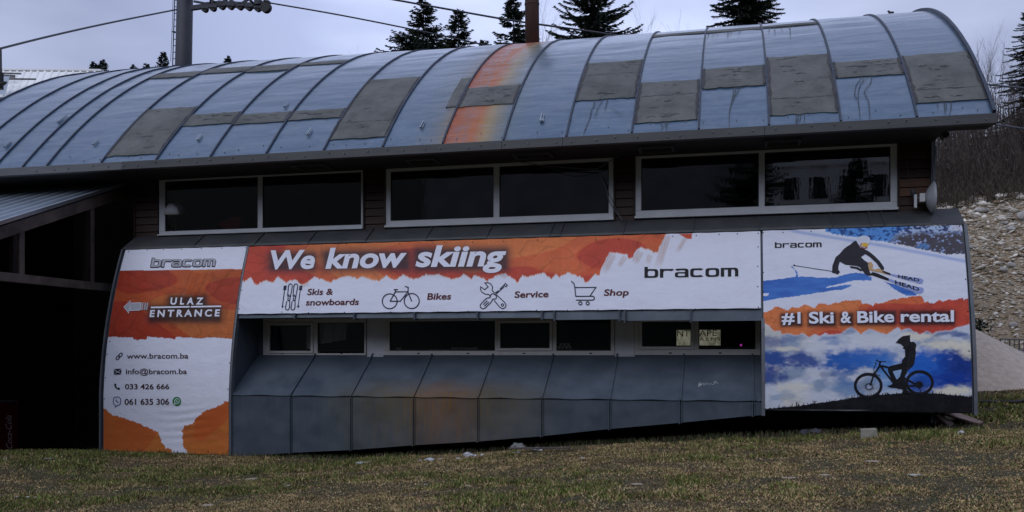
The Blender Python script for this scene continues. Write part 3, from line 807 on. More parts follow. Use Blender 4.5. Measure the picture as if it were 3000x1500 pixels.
# cables looping below the eave and down the corner
def wire(name, pts, Y, r, mat=None, parent=None, lab=None):
    P = [at(px, py, Y if not isinstance(Y, (list, tuple)) else Y[i]) for i, (px, py) in enumerate(pts)]
    # smooth
    Q = []
    for i in range(len(P) - 1):
        p0, p1, p2, p3 = P[max(i-1, 0)], P[i], P[i+1], P[min(i+2, len(P)-1)]
        for s in range(6):
            u = s / 6
            Q.append(0.5 * ((2*p1) + (p2-p0)*u + (2*p0-5*p1+4*p2-p3)*u*u + (3*p1-p0-3*p2+p3)*u**3))
    Q.append(P[-1])
    return MB().tube(Q, r, 5).build(name, mat or M['cable'], parent, smooth=True)
wire('cable', [(1470,463),(1520,474),(1590,485),(1670,492),(1745,494),(1790,470),(1845,438)], 15.85, .008, M['trim'], bld)
wire('cable', [(1560,480),(1620,495),(1680,507),(1730,500),(1748,494)], 15.86, .006, M['fascia'], bld)
wire('cable', [(1748,494),(1765,520),(1778,560),(1785,590),(1805,620),(1823,645)], [15.86,15.86,15.88,15.9,15.9,15.88], .008, M['trim'], bld)
wire('cable', [(1778,555),(1795,590),(1812,625),(1828,648)], 15.88, .006, M['fascia'], bld)
wire('cable', [(1836,660),(1838,675),(1834,694)], [15.9, 15.75, 15.60], .008, M['fascia'], bld)
wire('cable', [(1829,912),(1831,930),(1829,947)], 15.1, .01, M['trim'], bld)
wire('cable', [(2733,388),(2731,430),(2731,470),(2735,520),(2733,560),(2737,600),(2736,618)], 15.90, .012, M['trim'], bld)
wire('cable', [(2655,470),(2660,510),(2668,550)], 15.93, .005, M['fascia'], bld)

# ------------------------------------------------------------------ printed banners
def wrinkle(X, Z, k):
    a = 0.006 * (fbm(X * 1.1 + k * 9, Z * 3.0, 60 + k, 3) - 0.5) * 2
    if k == 0:   # left banner: sagging horizontal ripples low down, slanting creases above
        a = a + 0.0035 * np.sin(Z * 42 + 2.2 * np.sin(X * 2.3)) * sstep(-.75, -1.1, Z) * sstep(-1.75, -1.5, Z) * np.exp(-((X + 9.75) / .5) ** 2)
        s = (X + 9.75) * 1.0 - (Z - 1.0) * .32
        a = a + 0.018 * (np.exp(-(s / .035) ** 2) + .7 * np.exp(-((s - .16) / .03) ** 2) + .8 * np.exp(-((s + .15) / .04) ** 2) + .5 * np.exp(-((s - .42) / .03) ** 2)) * sstep(.35, .9, Z) * sstep(1.85, 1.5, Z)
    if k == 1:   # main banner: gathers under the top edge
        a = a + 0.010 * (fbm(X * 1.6, Z * 9 + X * .8, 77, 3) - .45) * sstep(1.6, 1.95, Z) * sstep(-2.5, -4, X) + .006 * np.sin(X * 5.2) * sstep(.9, .73, Z)
    return a
OFF = 0.035
def surf(px, py, k, off=0.0):
    px = np.asarray(px, float); py = np.asarray(py, float)
    u = (px - 1500) / FPX
    a = -SA + u * CA; b = CA + u * SA; c = (HZ - py) / FPX
    Y = np.full(px.shape, 15.2)
    for _ in range(6):
        X = a / b * Y; Z = c / b * Y
        Y = prof(Z) - OFF - off
    X = a / b * Y; Z = c / b * Y
    return np.stack([X, Y - wrinkle(X, Z, k), Z], -1)
def inside(px, py, poly):
    poly = np.asarray(poly, float); r = np.zeros(px.shape, bool)
    j = len(poly) - 1
    for i in range(len(poly)):
        xi, yi = poly[i]; xj, yj = poly[j]
        c = ((yi > py) != (yj > py)) & (px < (xj - xi) * (py - yi) / (yj - yi + 1e-12) + xi)
        r ^= c; j = i
    return r
def boxdist(px, py, x0, y0, x1, y1):
    dx = np.maximum(np.maximum(x0 - px, px - x1), 0); dy = np.maximum(np.maximum(y0 - py, py - y1), 0)
    return np.hypot(dx, dy)
def lerp(a, b, f):
    f = np.asarray(f)[..., None]; return a * (1 - f) + np.asarray(b) * f
def facets(px, py, seed, sc=1.0):
    """overlapping translucent leaf shapes printed in orange and red"""
    t = fbm(px / (150 * sc) + .5 * vnoise(px / 300, py / 60, seed + 5), py / (70 * sc), seed, 3)
    v = vnoise(px / (210 * sc) - py / (160 * sc), px / (420 * sc) + py / (95 * sc), seed + 9)
    q = np.clip(.55 * sstep(.40, .425, v) + .45 * sstep(.62, .64, v) , 0, 1) * .75 + .25 * t
    red = np.array([0.60, 0.075, 0.045]); org = np.array([0.78, 0.225, 0.075]); mid = np.array([.72, .125, .05])
    c = lerp(np.broadcast_to(red, px.shape + (3,)), mid, sstep(.1, .4, q)); c = lerp(c, org, sstep(.4, .8, q))
    r1 = 1 - np.abs(2 * vnoise(px / (46 * sc) + py / (90 * sc), py / (30 * sc) - px / (120 * sc), seed + 20) - 1); r2 = 1 - np.abs(2 * vnoise(px / (20 * sc), py / (26 * sc) + px / (50 * sc), seed + 21) - 1)
    cr = .80 + .26 * fbm(px / (60 * sc), py / (34 * sc), seed + 22, 3) - .20 * sstep(.86, 1.0, r1) + .14 * sstep(.88, 1.0, r2)
    return c * cr[..., None]
WHITE = np.array([0.79, 0.81, 0.92])
DARK = np.array([0.035, 0.03, 0.04])
def jag(px, seed, amp=3.0):
    return amp * ((vnoise(px / 6.0, px * 0, seed) - .5) * 2.2 + ((px / 7.3 + vnoise(px / 9, px * 0, seed + 1)) % 1.0 - .5) * 1.3)

E2 = [(690,812),(705,815),(716,826),(733,812),(750,836),(779,820),(797,830),(814,812),(839,828),(862,818),(886,836),(921,810),(948,820),(967,826),(994,814),(1022,808),(1049,816),(1060,808),(1084,820),(1111,824),(1132,808),(1154,822),(1181,805),(1212,818),(1250,805),(1286,805),(1309,814),(1336,818),(1359,803),(1383,818),(1389,805),(1408,812),(1428,823),(1439,817),(1458,804),(1476,800),(1505,817),(1515,829),(1525,815),(1532,806),(1546,812),(1560,808),(1571,803),(1587,804),(1593,800),(1616,816),(1628,805),(1639,814),(1647,806),(1660,800),(1670,800),(1684,807),(1709,814),(1712,824),(1715,829),(1725,821),(1742,804),(1756,807),(1762,785),(1774,762),(1787,739),(1806,742),(1829,747),(1838,746),(1841,757),(1852,755),(1865,734),(1881,724),(1900,732),(1918,740),(1927,739),(1934,720),(1945,697),(1956,680)]
def design2(px, py):
    C = np.broadcast_to(WHITE, px.shape + (3,)).copy()
    e = np.array(E2, float)
    ye = np.interp(px, e[:, 0], e[:, 1], right=600) + jag(px, 5, 2.2)
    # beige brush marks beside the torn edge
    for (x0, y0, x1, y1, w) in [(1795,745,1768,800,13),(1832,752,1812,782,9),(1876,738,1858,772,12),(1905,748,1897,772,9),(1955,690,1925,790,13),(2012,692,1982,740,8),(1478,805,1472,812,10),(886,836,905,828,8)]:
        L = math.hypot(x1 - x0, y1 - y0); tx, ty = (x1 - x0) / L, (y1 - y0) / L
        s = (px - x0) * tx + (py - y0) * ty; n = -(px - x0) * ty + (py - y0) * tx
        m = sstep(w, w * .6, np.abs(n)) * sstep(-4, 2, s) * sstep(L + 4, L * .6, s) * (.35 + .65 * vnoise(n / 1.6, s / 25, 8))
        C = lerp(C, np.array([.50, .33, .27]), .62 * m)
    m = (py < ye) & (px < 1957)
    C[m] = facets(px[m], py[m], 31)
    # white and light outline of the tear
    d = np.abs(py - ye); C = lerp(C, np.array([.80, .55, .42]), .6 * sstep(3.0, 0.5, d) * (px < 1957))
    m2 = inside(px, py, [(1988,685),(2028,684),(2026,700),(2012,699)]); C[m2] = [.62, .09, .04]
    for (x0, x1, y0, y1) in [(800, 915, 742, 778), (958, 1188, 738, 776), (1225, 1478, 730, 778)]:
        d = boxdist(px, py, x0, y0 + 8, x1, y1 + 4)
        C = lerp(C, np.array([.035, .03, .04]), .92 * np.exp(-(d / 19.0) ** 2))
    return C
E1 = [(300,987),(320,987),(390,989),(392,995),(406,996),(408,993),(431,994),(430,986),(476,989),(505,992),(512,995),(516,987),(560,989),(593,991),(615,988),(650,990),(681,994),(700,995)]
L1 = [(290,1190),(302,1196),(317,1204),(330,1215),(345,1219),(361,1223),(385,1232),(411,1243),(432,1252),(448,1258),(462,1266),(470,1283),(474,1297),(481,1301),(484,1312),(501,1317),(505,1340),(290,1340)]
R1 = [(690,1172),(671,1175),(656,1177),(655,1183),(637,1188),(632,1195),(610,1200),(590,1208),(592,1214),(578,1222),(563,1241),(540,1247),(538,1255),(532,1263),(536,1270),(533,1280),(537,1297),(536,1310),(547,1321),(549,1340),(690,1340)]
def design1(px, py):
    C = np.broadcast_to(WHITE * np.array([1, 1, 1.0]), px.shape + (3,)).copy()
    yt = np.interp(px, [355, 712], [793, 788])
    ye = np.interp(px, *np.array(E1, float).T) + jag(px, 15, 1.2)
    m = (py > yt) & (py < ye); F = facets(px, py + 30, 52, 1.1); C[m] = F[m] * np.array([.70, .66, .52])
    d = np.abs(py - ye); C = lerp(C, np.array([.30, .06, .03]), .55 * sstep(2.0, .3, d) * (py < ye + .5))
    jx = px + jag(py, 17, 1.6); jy = py + jag(px, 19, 1.6)
    m = inside(jx, jy, L1) | inside(jx, jy, R1)
    G = facets(px + 400, py * 1.3, 71, .9); G = lerp(G, np.array([.72, .30, .05]), .5 + .0 * px)
    G = lerp(G, np.array([.66, .12, .03]), .6 * sstep(.5, .52, vnoise(px / 95 + py / 130, py / 80 - px / 200, 91)))
    C[m] = G[m] * np.array([.80, .78, .8])
    for (x0, x1, y0, y1) in [(445, 640, 905, 935), (502, 596, 876, 890)]:
        d = boxdist(px, py, x0, y0, x1, y1); C = lerp(C, np.array([.02, .015, .018]), .9 * np.exp(-(d / 15.0) ** 2))
    return C
T3 = [(2225,905),(2233,909.6),(2244,916),(2257,909.6),(2270,897.6),(2285,901),(2307,909.6),(2322,899),(2339.6,903),(2352.6,892),(2372,896.5),(2387,901),(2398,890),(2415.6,889),(2426.5,893),(2448,887),(2476.5,881),(2500,880),(2522,879),(2526.5,890),(2537,889),(2559,896.5),(2563.5,888),(2587,888),(2609,879),(2650,872.6),(2696,867),(2702,868),(2709,886),(2717,883.5),(2734,890),(2750,878),(2763,883.5),(2778,877),(2790,880),(2820,872.6),(2824,880),(2835,874),(2845,880)]
B3 = [(2225,938),(2233,941),(2248,953),(2256,958),(2260,964),(2270,972),(2287,970),(2290,979),(2312,979),(2337,984),(2351,976),(2372,988.6),(2388,979),(2402,986),(2418,976),(2428,981.6),(2462,979),(2494,958),(2522,980),(2547,963),(2558,968),(2589,979),(2597,981),(2630,959.6),(2641,968),(2665,963),(2678,972.6),(2695,980),(2713,971.5),(2732,978),(2745,971.5),(2784,969),(2806,959.6),(2850,947.6)]
def z1(P): return [(2220 + x / 4.6, 640 + y / 4.6) for x, y in P]
def z2(P): return [(2500 + x / 4.6, 640 + y / 4.6) for x, y in P]
def z4(P): return [(2480 + x / 4.6, 940 + y / 4.6) for x, y in P]
SH = z1([(40,845),(300,815),(500,790),(520,760),(500,700),(440,645),(470,650),(530,720),(545,785),(700,785),(800,800),(1050,795),(1120,770),(1200,750),(1330,730),(1450,745),(1540,800),(1530,835),(1300,835),(1100,880),(920,925),(930,940),(1100,905),(1280,890),(1230,925),(1150,955),(1000,970),(860,995),(600,1035),(300,1075),(40,1120)])
SH2 = z2([(420,850),(600,900),(850,1010),(840,1045),(720,1042),(560,960)])
def design3(px, py):
    C = np.broadcast_to(WHITE, px.shape + (3,)).copy()
    n = fbm(px / 60, py / 14, 3, 4)
    C = lerp(C, np.array([.60, .64, .78]), .35 * n)
    # piste edge and mountains
    tr = np.interp(px, [2300, 2340, 2500, 2520, 2600, 2700, 2830], [672, 680, 706, 709, 722, 741, 766])
    C = lerp(C, np.array([.30, .42, .74]), .75 * np.exp(-((py - tr) / 5.0) ** 2) * sstep(2300, 2330, px))
    mlo = np.interp(px, [2415, 2440, 2545, 2610, 2660, 2720, 2775, 2830], [677, 685, 702, 711, 722, 734, 745, 742]) + jag(px, 61, 2)
    m = (py < mlo) & (px > 2418)
    vein = fbm((px + py * .6) / 9, (py - px * .3) / 6, 7, 4)
    rock = sstep(2610, 2660, px + (py - 690) * 1.2 + 60 * (fbm(px / 40, py / 20, 8) - .5))
    hi = sstep(676, 690, py - 18 * (fbm(px / 30, py / 30, 12) - .5) + (px - 2700) * .04)
    blue = lerp(np.broadcast_to(np.array([.10, .30, .72]), px.shape + (3,)), np.array([.02, .07, .25]), sstep(.56, .66, vein))
    rk = lerp(np.broadcast_to(np.array([.075, .068, .085]), px.shape + (3,)), np.array([.35, .45, .75]), sstep(.60, .70, vein))
    sn = lerp(np.broadcast_to(np.array([.45, .58, .82]), px.shape + (3,)), np.array([.04, .06, .16]), sstep(.50, .60, vein))
    mm = lerp(blue, sn, rock); mm = lerp(mm, rk, rock * hi)
    mm = lerp(mm, np.array([.10, .28, .62]), .8 * sstep(26, 14, np.hypot((px - 2705), (py - 722) * 2.2)) * sstep(.62, .5, vein))
    mm = lerp(mm, WHITE * .95, .7 * sstep(2770, 2800, px) * sstep(682, 670, py))
    C[m] = mm[m]
    jx = px + 2 * (vnoise(px / 6, py / 3, 5) - .5); jy = py + 2 * (vnoise(px / 9, py / 3, 6) - .5)
    bl = lerp(np.broadcast_to(np.array([.085, .26, .70]), px.shape + (3,)), np.array([.03, .11, .46]), fbm(px / 50, py / 8, 22) )
    for P in (SH, SH2):
        m = inside(jx, jy, P); C[m] = bl[m]
    m = inside(px, py, z1([(60,1005),(150,1010),(140,1040),(60,1045)])); C[m] = WHITE
    # lower sky
    n1 = fbm(px / 75, py / 42 + px / 260, 44, 5)
    sky = lerp(np.broadcast_to(np.array([.62, .66, .76]), px.shape + (3,)), np.array([.30, .38, .52]), sstep(.40, .68, n1))
    sky = lerp(sky, np.array([.80, .74, .58]), .55 * sstep(.52, .3, fbm(px / 55, py / 40, 47, 4)) * sstep(2430, 2300, px))
    for (x, y, a, b, s, c) in [(2276,1056,58,26,1,(.035,.09,.33)),(2250,1100,50,24,.95,(.045,.085,.30)),(2352,1052,42,24,.95,(.04,.09,.33)),(2262,1002,50,16,.75,(.10,.14,.34)),(2330,995,36,12,.4,(.15,.22,.42)),
        (2470,1058,70,30,1,(.03,.13,.48)),(2545,1050,60,34,.95,(.03,.15,.55)),(2450,998,40,12,.65,(.10,.22,.52)),(2585,1065,40,30,.8,(.05,.2,.62)),
        (2470,1105,30,18,.7,(.05,.14,.42)),(2480,1140,60,24,.6,(.10,.25,.52)),(2300,1160,40,16,.45,(.16,.28,.44)),(2620,1110,60,42,.6,(.12,.34,.72)),(2430,1096,18,14,.5,(.06,.12,.3)),
        (2770,1080,95,52,1.15,(.012,.075,.42)),(2830,1070,50,50,1.1,(.01,.045,.27)),(2700,1075,50,52,1,(.02,.14,.60)),(2770,978,60,9,.8,(.10,.16,.36)),(2830,985,26,10,.6,(.06,.12,.32)),(2720,1130,60,28,.9,(.015,.10,.5)),(2810,1115,60,22,1,(.01,.05,.33))]:
        wx_ = px + 34 * (fbm(px / 40 + x, py / 26, 70, 4) - .5); wy_ = py + 26 * (fbm(px / 36 + x, py / 22, 74, 4) - .5)
        d = np.hypot((wx_ - x) / a, (wy_ - y) / b) + 1.3 * (fbm(px / 16 + x, py / 9, 77, 5) - .5)
        sky = lerp(sky, np.array(c), np.clip(s * sstep(1.45, .45, d), 0, 1))
    for (x, y, a, b, s) in [(2325,1135,60,16,.7),(2560,1000,120,22,.9),(2300,1022,50,8,.8),(2540,1085,32,10,.8),(2510,1108,30,14,.8),(2780,1010,80,16,.95),(2835,1030,28,22,.9),(2690,985,60,14,.9),(2790,1146,75,16,1),(2620,1150,50,14,.6),(2395,1020,40,30,.7)]:
        d = np.hypot((px - x) / a, (py - y) / b) + 1.0 * (fbm(px / 14 + x, py / 8, 78, 5) - .5)
        warm = np.array([.78, .74, .62]) if x > 2650 or x < 2340 else np.array([.68, .71, .78])
        sky = lerp(sky, warm, s * sstep(1.3, .35, d))
    tb = np.interp(px, *np.array(T3, float).T) + jag(px, 25, 1.5); bb = np.interp(px, *np.array(B3, float).T) + jag(px, 27, 1.2)
    m = py > (tb + bb) / 2; C[m] = sky[m]
    m = (py > tb) & (py < bb); F = facets(px * 1.1, py * 1.4, 135, .7); C[m] = F[m]
    C = lerp(C, WHITE * .9, .5 * np.exp(-((py - bb) / 2.2) ** 2))
    gl = np.interp(px, [2225, 2330, 2400, 2480, 2530, 2590, 2700, 2760, 2850], [1200, 1191, 1181, 1170, 1161, 1156, 1151, 1155, 1164])
    blade = 9 * np.clip(vnoise(px / 1.3, px * 0, 90) - .62, 0, 1) * 2.4 * sstep(2235, 2260, px)
    blade = blade * (1 + 1.1 * np.exp(-((px - 2335) / 30) ** 2))
    m = py > gl - blade - 2 * vnoise(px / 6, px * 0, 91); C[m] = [.008, .008, .011]
    for (x0, x1, y0, y1) in [(2292, 2345, 920, 948), (2372, 2445, 916, 948), (2465, 2495, 918, 946), (2515, 2620, 912, 945), (2642, 2792, 912, 944)]:
        d = boxdist(px, py, x0, y0 + 4, x1, y1 + 3); C = lerp(C, np.array([.03, .012, .015]), .92 * np.exp(-(d / 9.0) ** 2))
    # pale hem at the foot
    C = lerp(C, np.array([.22, .21, .24]), .8 * sstep(1199.5, 1202, py) * sstep(2560, 2500, px) * (px > 2235))
    return C

def vinyl(name):
    t = NT(name); a = t.n.new('ShaderNodeVertexColor'); a.layer_name = 'tone'
    vv = t.mapping((1.6, 1, .45), src='World'); g = t.noise(vv, 2.6, 7, 0.7); g2 = t.noise(t.mapping(src='World'), 22, 4, .7)
    dirt = t.math('ADD', t.math('MULTIPLY', t.ramp(g, [(.45, 0.0), (.8, 1.0)]), .07), t.math('MULTIPLY', t.ramp(g2, [(.6, 0.0), (.8, 1.0)]), .05))
    t.set(t.mix(dirt, a.outputs['Color'], (.22, .20, .19)), 0.5, 0, 0.16)
    v = t.mapping((1.0, 1.0, 1.7), src='World'); n = t.noise(v, 5.0, 4, 0.55, 0.6)
    t.bump(n, 0.5, 0.018); return t.m
M['vinyl'] = vinyl('printed_vinyl')
def ink(name, c, rough=0.5):
    t = NT(name); t.set(c, rough, 0, 0.16)
    v = t.mapping((1.0, 1.0, 1.7), src='World'); t.bump(t.noise(v, 5.0, 4, 0.55, 0.6), 0.5, 0.018); return t.m
M['ink_white'] = ink('ink_white', (0.79, 0.81, 0.92)); M['ink_black'] = ink('ink_black', (0.012, 0.012, 0.016))
M['ink_navy'] = ink('ink_navy', (0.018, 0.022, 0.055)); M['ink_maroon'] = ink('ink_maroon', (0.10, 0.018, 0.022))
M['ink_outline'] = ink('ink_dark_outline', (0.03, 0.028, 0.05)); M['ink_grey'] = ink('ink_grey', (0.42, 0.43, 0.48))
M['ink_brown'] = ink('ink_dark_brown', (0.045, 0.02, 0.018)); M['ink_green'] = ink('ink_green', (0.02, 0.22, 0.05)); M['ink_purple'] = ink('ink_purple', (0.09, 0.07, 0.22))
M['ink_yellow'] = ink('ink_yellow', (0.75, 0.45, 0.06)); M['ink_ski'] = ink('ink_pale_blue', (0.30, 0.37, 0.68)); M['ink_tan'] = ink('ink_tan', (0.55, 0.36, 0.18))
M['ink_skier'] = ink('ink_charcoal', (0.022, 0.021, 0.030)); M['ink_helmet'] = ink('ink_pale_grey', (0.66, 0.70, 0.80)); M['ink_red'] = ink('ink_red', (0.35, 0.06, 0.03))

def banner(name, xa, xb, z0, z1, k, design, label, res=0.0088):
    nx = int((xb - xa) / res); nz = int((z1 - z0) / res)
    X, Z = np.meshgrid(np.linspace(xa, xb, nx), np.linspace(z0, z1, nz))
    # slightly slack edges between the eyelets
    sag = 0.006 * np.abs(np.sin(X * 7.1 + k)) * sstep(z1 - .03, z1, Z) + 0.006 * np.abs(np.sin(X * 6.3 + k)) * sstep(z0 + .03, z0, Z)
    Zs = Z - sag * np.where(Z > (z0 + z1) / 2, 1, -1)
    Y = prof(Zs) - OFF - wrinkle(X, Zs, k)
    px, py = project(X, Y, Zs)
    C = design(px.ravel(), py.ravel())
    V = np.stack([X.ravel(), Y.ravel(), Zs.ravel()], 1)
    I = (np.arange(nz - 1)[:, None] * nx + np.arange(nx - 1)[None]).ravel()
    loc = Vector(((xa + xb) / 2, 15.0, z0))
    root = thing(name, loc, label, 'banner')
    o = raw('vinyl_sheet', V, np.stack([I, I + 1, I + 1 + nx, I + nx], 1), M['vinyl'], root, smooth=True)
    set_tone(o, C)
    # hem that turns back to the band
    bd = []
    for a_, b_ in (((xa, z0), (xb, z0)), ((xb, z0), (xb, z1)), ((xb, z1), (xa, z1)), ((xa, z1), (xa, z0))):
        n = 40
        for i in range(n): bd.append((a_[0] + (b_[0] - a_[0]) * i / n, a_[1] + (b_[1] - a_[1]) * i / n))
    V = []; F = []
    for (x, z) in bd:
        y = float(prof(z)); V += [(x, y - OFF + .004, z), (x, y - .004, z)]
    m = len(bd)
    for i in range(m): j = (i + 1) % m; F.append((2 * i, 2 * j, 2 * j + 1, 2 * i + 1))
    obj('hem', V, F, M['ink_white'], root)
    return root
b1 = banner('entrance_banner', rx(304, 14.97), rx(670.5, 14.97), -1.835, 2.005, 0, design1, 'tall curved orange and white banner with ULAZ ENTRANCE, an arrow and phone numbers')
b2 = banner('wide_banner', rx(694, 15.17), rx(2229.5, 15.17), .715, 2.0, 1, design2, 'long orange and white banner reading We know skiing above the lower windows', res=.0095)
b3 = banner('rental_banner', rx(2238, 14.97), rx(2848, 14.97), -.885, 2.005, 2, design3, 'big square banner with a skier above and a cyclist silhouette below')
BN = {0: b1, 1: b2, 2: b3}

# print made as thin flat shapes lying on the vinyl, laid out in photo pixels on the banner's surface
def flat(name, polys, k, mat, off=0.006, parent=None):
    """polys: list of (verts2d, faces)"""
    V = []; F = []
    for (v, f) in polys:
        n = len(V); V += list(v); F += [tuple(i + n for i in q) for q in f]
    P = np.array(V, float)
    S = surf(P[:, 0], P[:, 1], k, off)
    return obj(name, S, F, mat, parent or BN[k])
def stroke(line, w, closed=False):
    P = [np.array(p, float) for p in line]; n = len(P); V = []; F = []
    for i in range(n):
        if closed: a, b = P[i - 1], P[(i + 1) % n]
        else: a, b = P[max(i - 1, 0)], P[min(i + 1, n - 1)]
        p = P[i]; d1 = p - a; d2 = b - p
        l1, l2 = np.hypot(*d1), np.hypot(*d2)
        d1 = d1 / l1 if l1 > 1e-9 else None; d2 = d2 / l2 if l2 > 1e-9 else None
        if d1 is None: d1 = d2
        if d2 is None: d2 = d1
        t = d1 + d2; L = np.hypot(*t); t = t / L if L > 1e-6 else d1
        nn = np.array([-t[1], t[0]]); co = max(0.5, abs(np.dot(nn, [-d1[1], d1[0]])))
        V += [tuple(p + nn * w / 2 / co), tuple(p - nn * w / 2 / co)]
    m = n if closed else n - 1
    for i in range(m):
        j = (i + 1) % n; F.append((2 * i, 2 * i + 1, 2 * j + 1, 2 * j))
    return V, F
def poly(pts): return list(pts), [tuple(range(len(pts)))]
def ellipse(cx, cy, a, b, n=28, a0=0, a1=360, rot=0):
    r = math.radians(rot); out = []
    m = n if a1 - a0 < 360 else n - 1
    for i in range(n):
        t = math.radians(a0 + (a1 - a0) * i / (n - 1 if a1 - a0 < 360 else n)); x, y = a * math.cos(t), b * math.sin(t)
        out.append((cx + x * math.cos(r) - y * math.sin(r), cy + x * math.sin(r) + y * math.cos(r)))
    return out
def long_strip(P, n=24):
    (a, b, c, d) = [np.array(p, float) for p in P]; out = []; F = []
    for i in range(n + 1):
        u = i / n; out += [tuple(a + (b - a) * u), tuple(d + (c - d) * u)]
        if i: F.append((2*i-2, 2*i-1, 2*i+1, 2*i))
    return out, F
def text(body, x0, y0, x1, y1, h, k, mat, off=0.006, bold=0.0, shear=0.0, name='lettering', lean=0.0, parent=None, spacing=1.0, slices=False, raw2d=False, hy=None):
    cu = bpy.data.curves.new('tmp', 'FONT'); cu.body = body; cu.offset = bold; cu.shear = shear; cu.space_character = spacing; cu.resolution_u = 5
    to = bpy.data.objects.new('tmp', cu)
    me = to.to_mesh()
    bm = bmesh.new(); bm.from_mesh(me); to.to_mesh_clear()
    bpy.data.objects.remove(to); bpy.data.curves.remove(cu)
    xsv = [v.co.x for v in bm.verts]; xa, xb = min(xsv), max(xsv)
    sx = (math.hypot(x1 - x0, y1 - y0)) / (xb - xa); sy = h / 0.706
    if slices:
        z = -0.25
        while z < .8:
            bmesh.ops.bisect_plane(bm, geom=bm.verts[:] + bm.edges[:] + bm.faces[:], plane_co=(0, z, 0), plane_no=(0, 1, 0)); z += .12
        z = xa
        while z < xb:
            bmesh.ops.bisect_plane(bm, geom=bm.verts[:] + bm.edges[:] + bm.faces[:], plane_co=(z, 0, 0), plane_no=(1, 0, 0)); z += .25
    bm.verts.ensure_lookup_table()
    ux, uy = (x1 - x0), (y1 - y0); L = math.hypot(ux, uy); ux /= L; uy /= L
    vx, vy = (uy, -ux) if hy is None else hy
    V = []
    for v in bm.verts:
        a = (v.co.x - xa) * sx; b = v.co.y * sy
        V.append((x0 + ux * a + vx * b + lean * b, y0 + uy * a + vy * b))
    F = [[v.index for v in f.verts] for f in bm.faces]
    bm.free()
    if raw2d: return V, F
    return flat(name, [(V, F)], k, mat, off, parent)
# square grotesque wordmark built stroke by stroke (unit x-height)
def ringpart(cx, cy, rx_, ry_, tx, ty, a0=0, a1=360, n=40, p=4.2):
    V = []; F = []
    for i in range(n + 1):
        t = math.radians(a0 + (a1 - a0) * i / n); c, s = math.cos(t), math.sin(t)
        k_ = 2 / p; ux = math.copysign(abs(c) ** k_, c); uy = math.copysign(abs(s) ** k_, s)
        V += [(cx + rx_ * ux, cy + ry_ * uy), (cx + (rx_ - tx) * ux, cy + (ry_ - ty) * uy)]
        if i: F.append((2 * i - 2, 2 * i - 1, 2 * i + 1, 2 * i))
    return V, F
def rect(x0, y0, x1, y1): return [(x0, y0), (x1, y0), (x1, y1), (x0, y1)], [(0, 1, 2, 3)]
def wordmark():
    out = []; tv, th = .36, .19
    x = 0
    out += [rect(x, 0, x + tv, 1.26), ringpart(x + .74, .5, .74, .5, tv, th)]; x += 1.66
    out += [rect(x, 0, x + tv, 1.0), ringpart(x + .80, .30, .80, .68, tv, th, 45, 178), rect(x + 1.05, .79, x + 1.45, .98)]; x += 1.60
    out += [ringpart(x + .70, .30, .70, .30, tv * .9, th * .8), ringpart(x + .72, .55, .75, .45, tv, th, 0, 150), rect(x + 1.10, 0, x + 1.47, .62)]; x += 1.66
    out += [ringpart(x + .72, .5, .74, .5, tv, th, 38, 322)]; x += 1.62
    out += [ringpart(x + .74, .5, .74, .5, tv, th)]; x += 1.64
    out += [rect(x, 0, x + tv, 1.0), rect(x + tv, .81, x + 1.6, 1.0), rect(x + .76, 0, x + .76 + tv, .82), ringpart(x + 1.2, .4, .68, .6, tv, th, 0, 70), rect(x + 1.52, 0, x + 1.52 + tv, .46)]; x += 1.88
    return out, x
def logo(x0, y0, x1, y1, h, k, mat, off=.006, shear=0.0, fat=0.0, name='wordmark'):
    parts, W = wordmark(); out = []
    for (V, F) in parts:
        P = []
        for (a, b) in V:
            u = a / W; a2 = x0 + (x1 - x0) * u + shear * b * h; P.append((a2, y0 + (y1 - y0) * u - b * h))
        out.append((P, F))
    if fat:
        ext = []
        for (P, F) in out:
            for dx, dy in ((fat, 0), (-fat, 0), (0, fat), (0, -fat), (fat*.7, fat*.7), (-fat*.7, fat*.7), (fat*.7, -fat*.7), (-fat*.7, -fat*.7)):
                ext.append(([(a + dx, b + dy) for a, b in P], F))
        out = ext
    obs = []
    for q, (P, F) in enumerate(out):
        pass
    # layer each stroke 0.15 mm apart so that crossing strokes never share a plane
    V = []; F = []; O = []
    for q, (P, f) in enumerate(out):
        n = len(V); V += P; F += [tuple(i + n for i in t_) for t_ in f]; O += [off + (.00001 if fat else .00012) * q] * len(P)
    A = np.array(V, float); S = surf(A[:, 0], A[:, 1], k, 0.0); S[:, 1] -= np.array(O)
    return obj(name, S, F, mat, BN[k])
def lines(name, strokes, w, k, mat, off=.006, closed=()):
    V = []; F = []; O = []
    for q, s in enumerate(strokes):
        v, f = stroke(s, w, q in closed); n = len(V); V += v; F += [tuple(i + n for i in t_) for t_ in f]; O += [.0002 * q] * len(v)
    A = np.array(V, float); S = surf(A[:, 0], A[:, 1], k, off); S[:, 1] -= np.array(O)
    return obj(name, S, F, mat, BN[k])

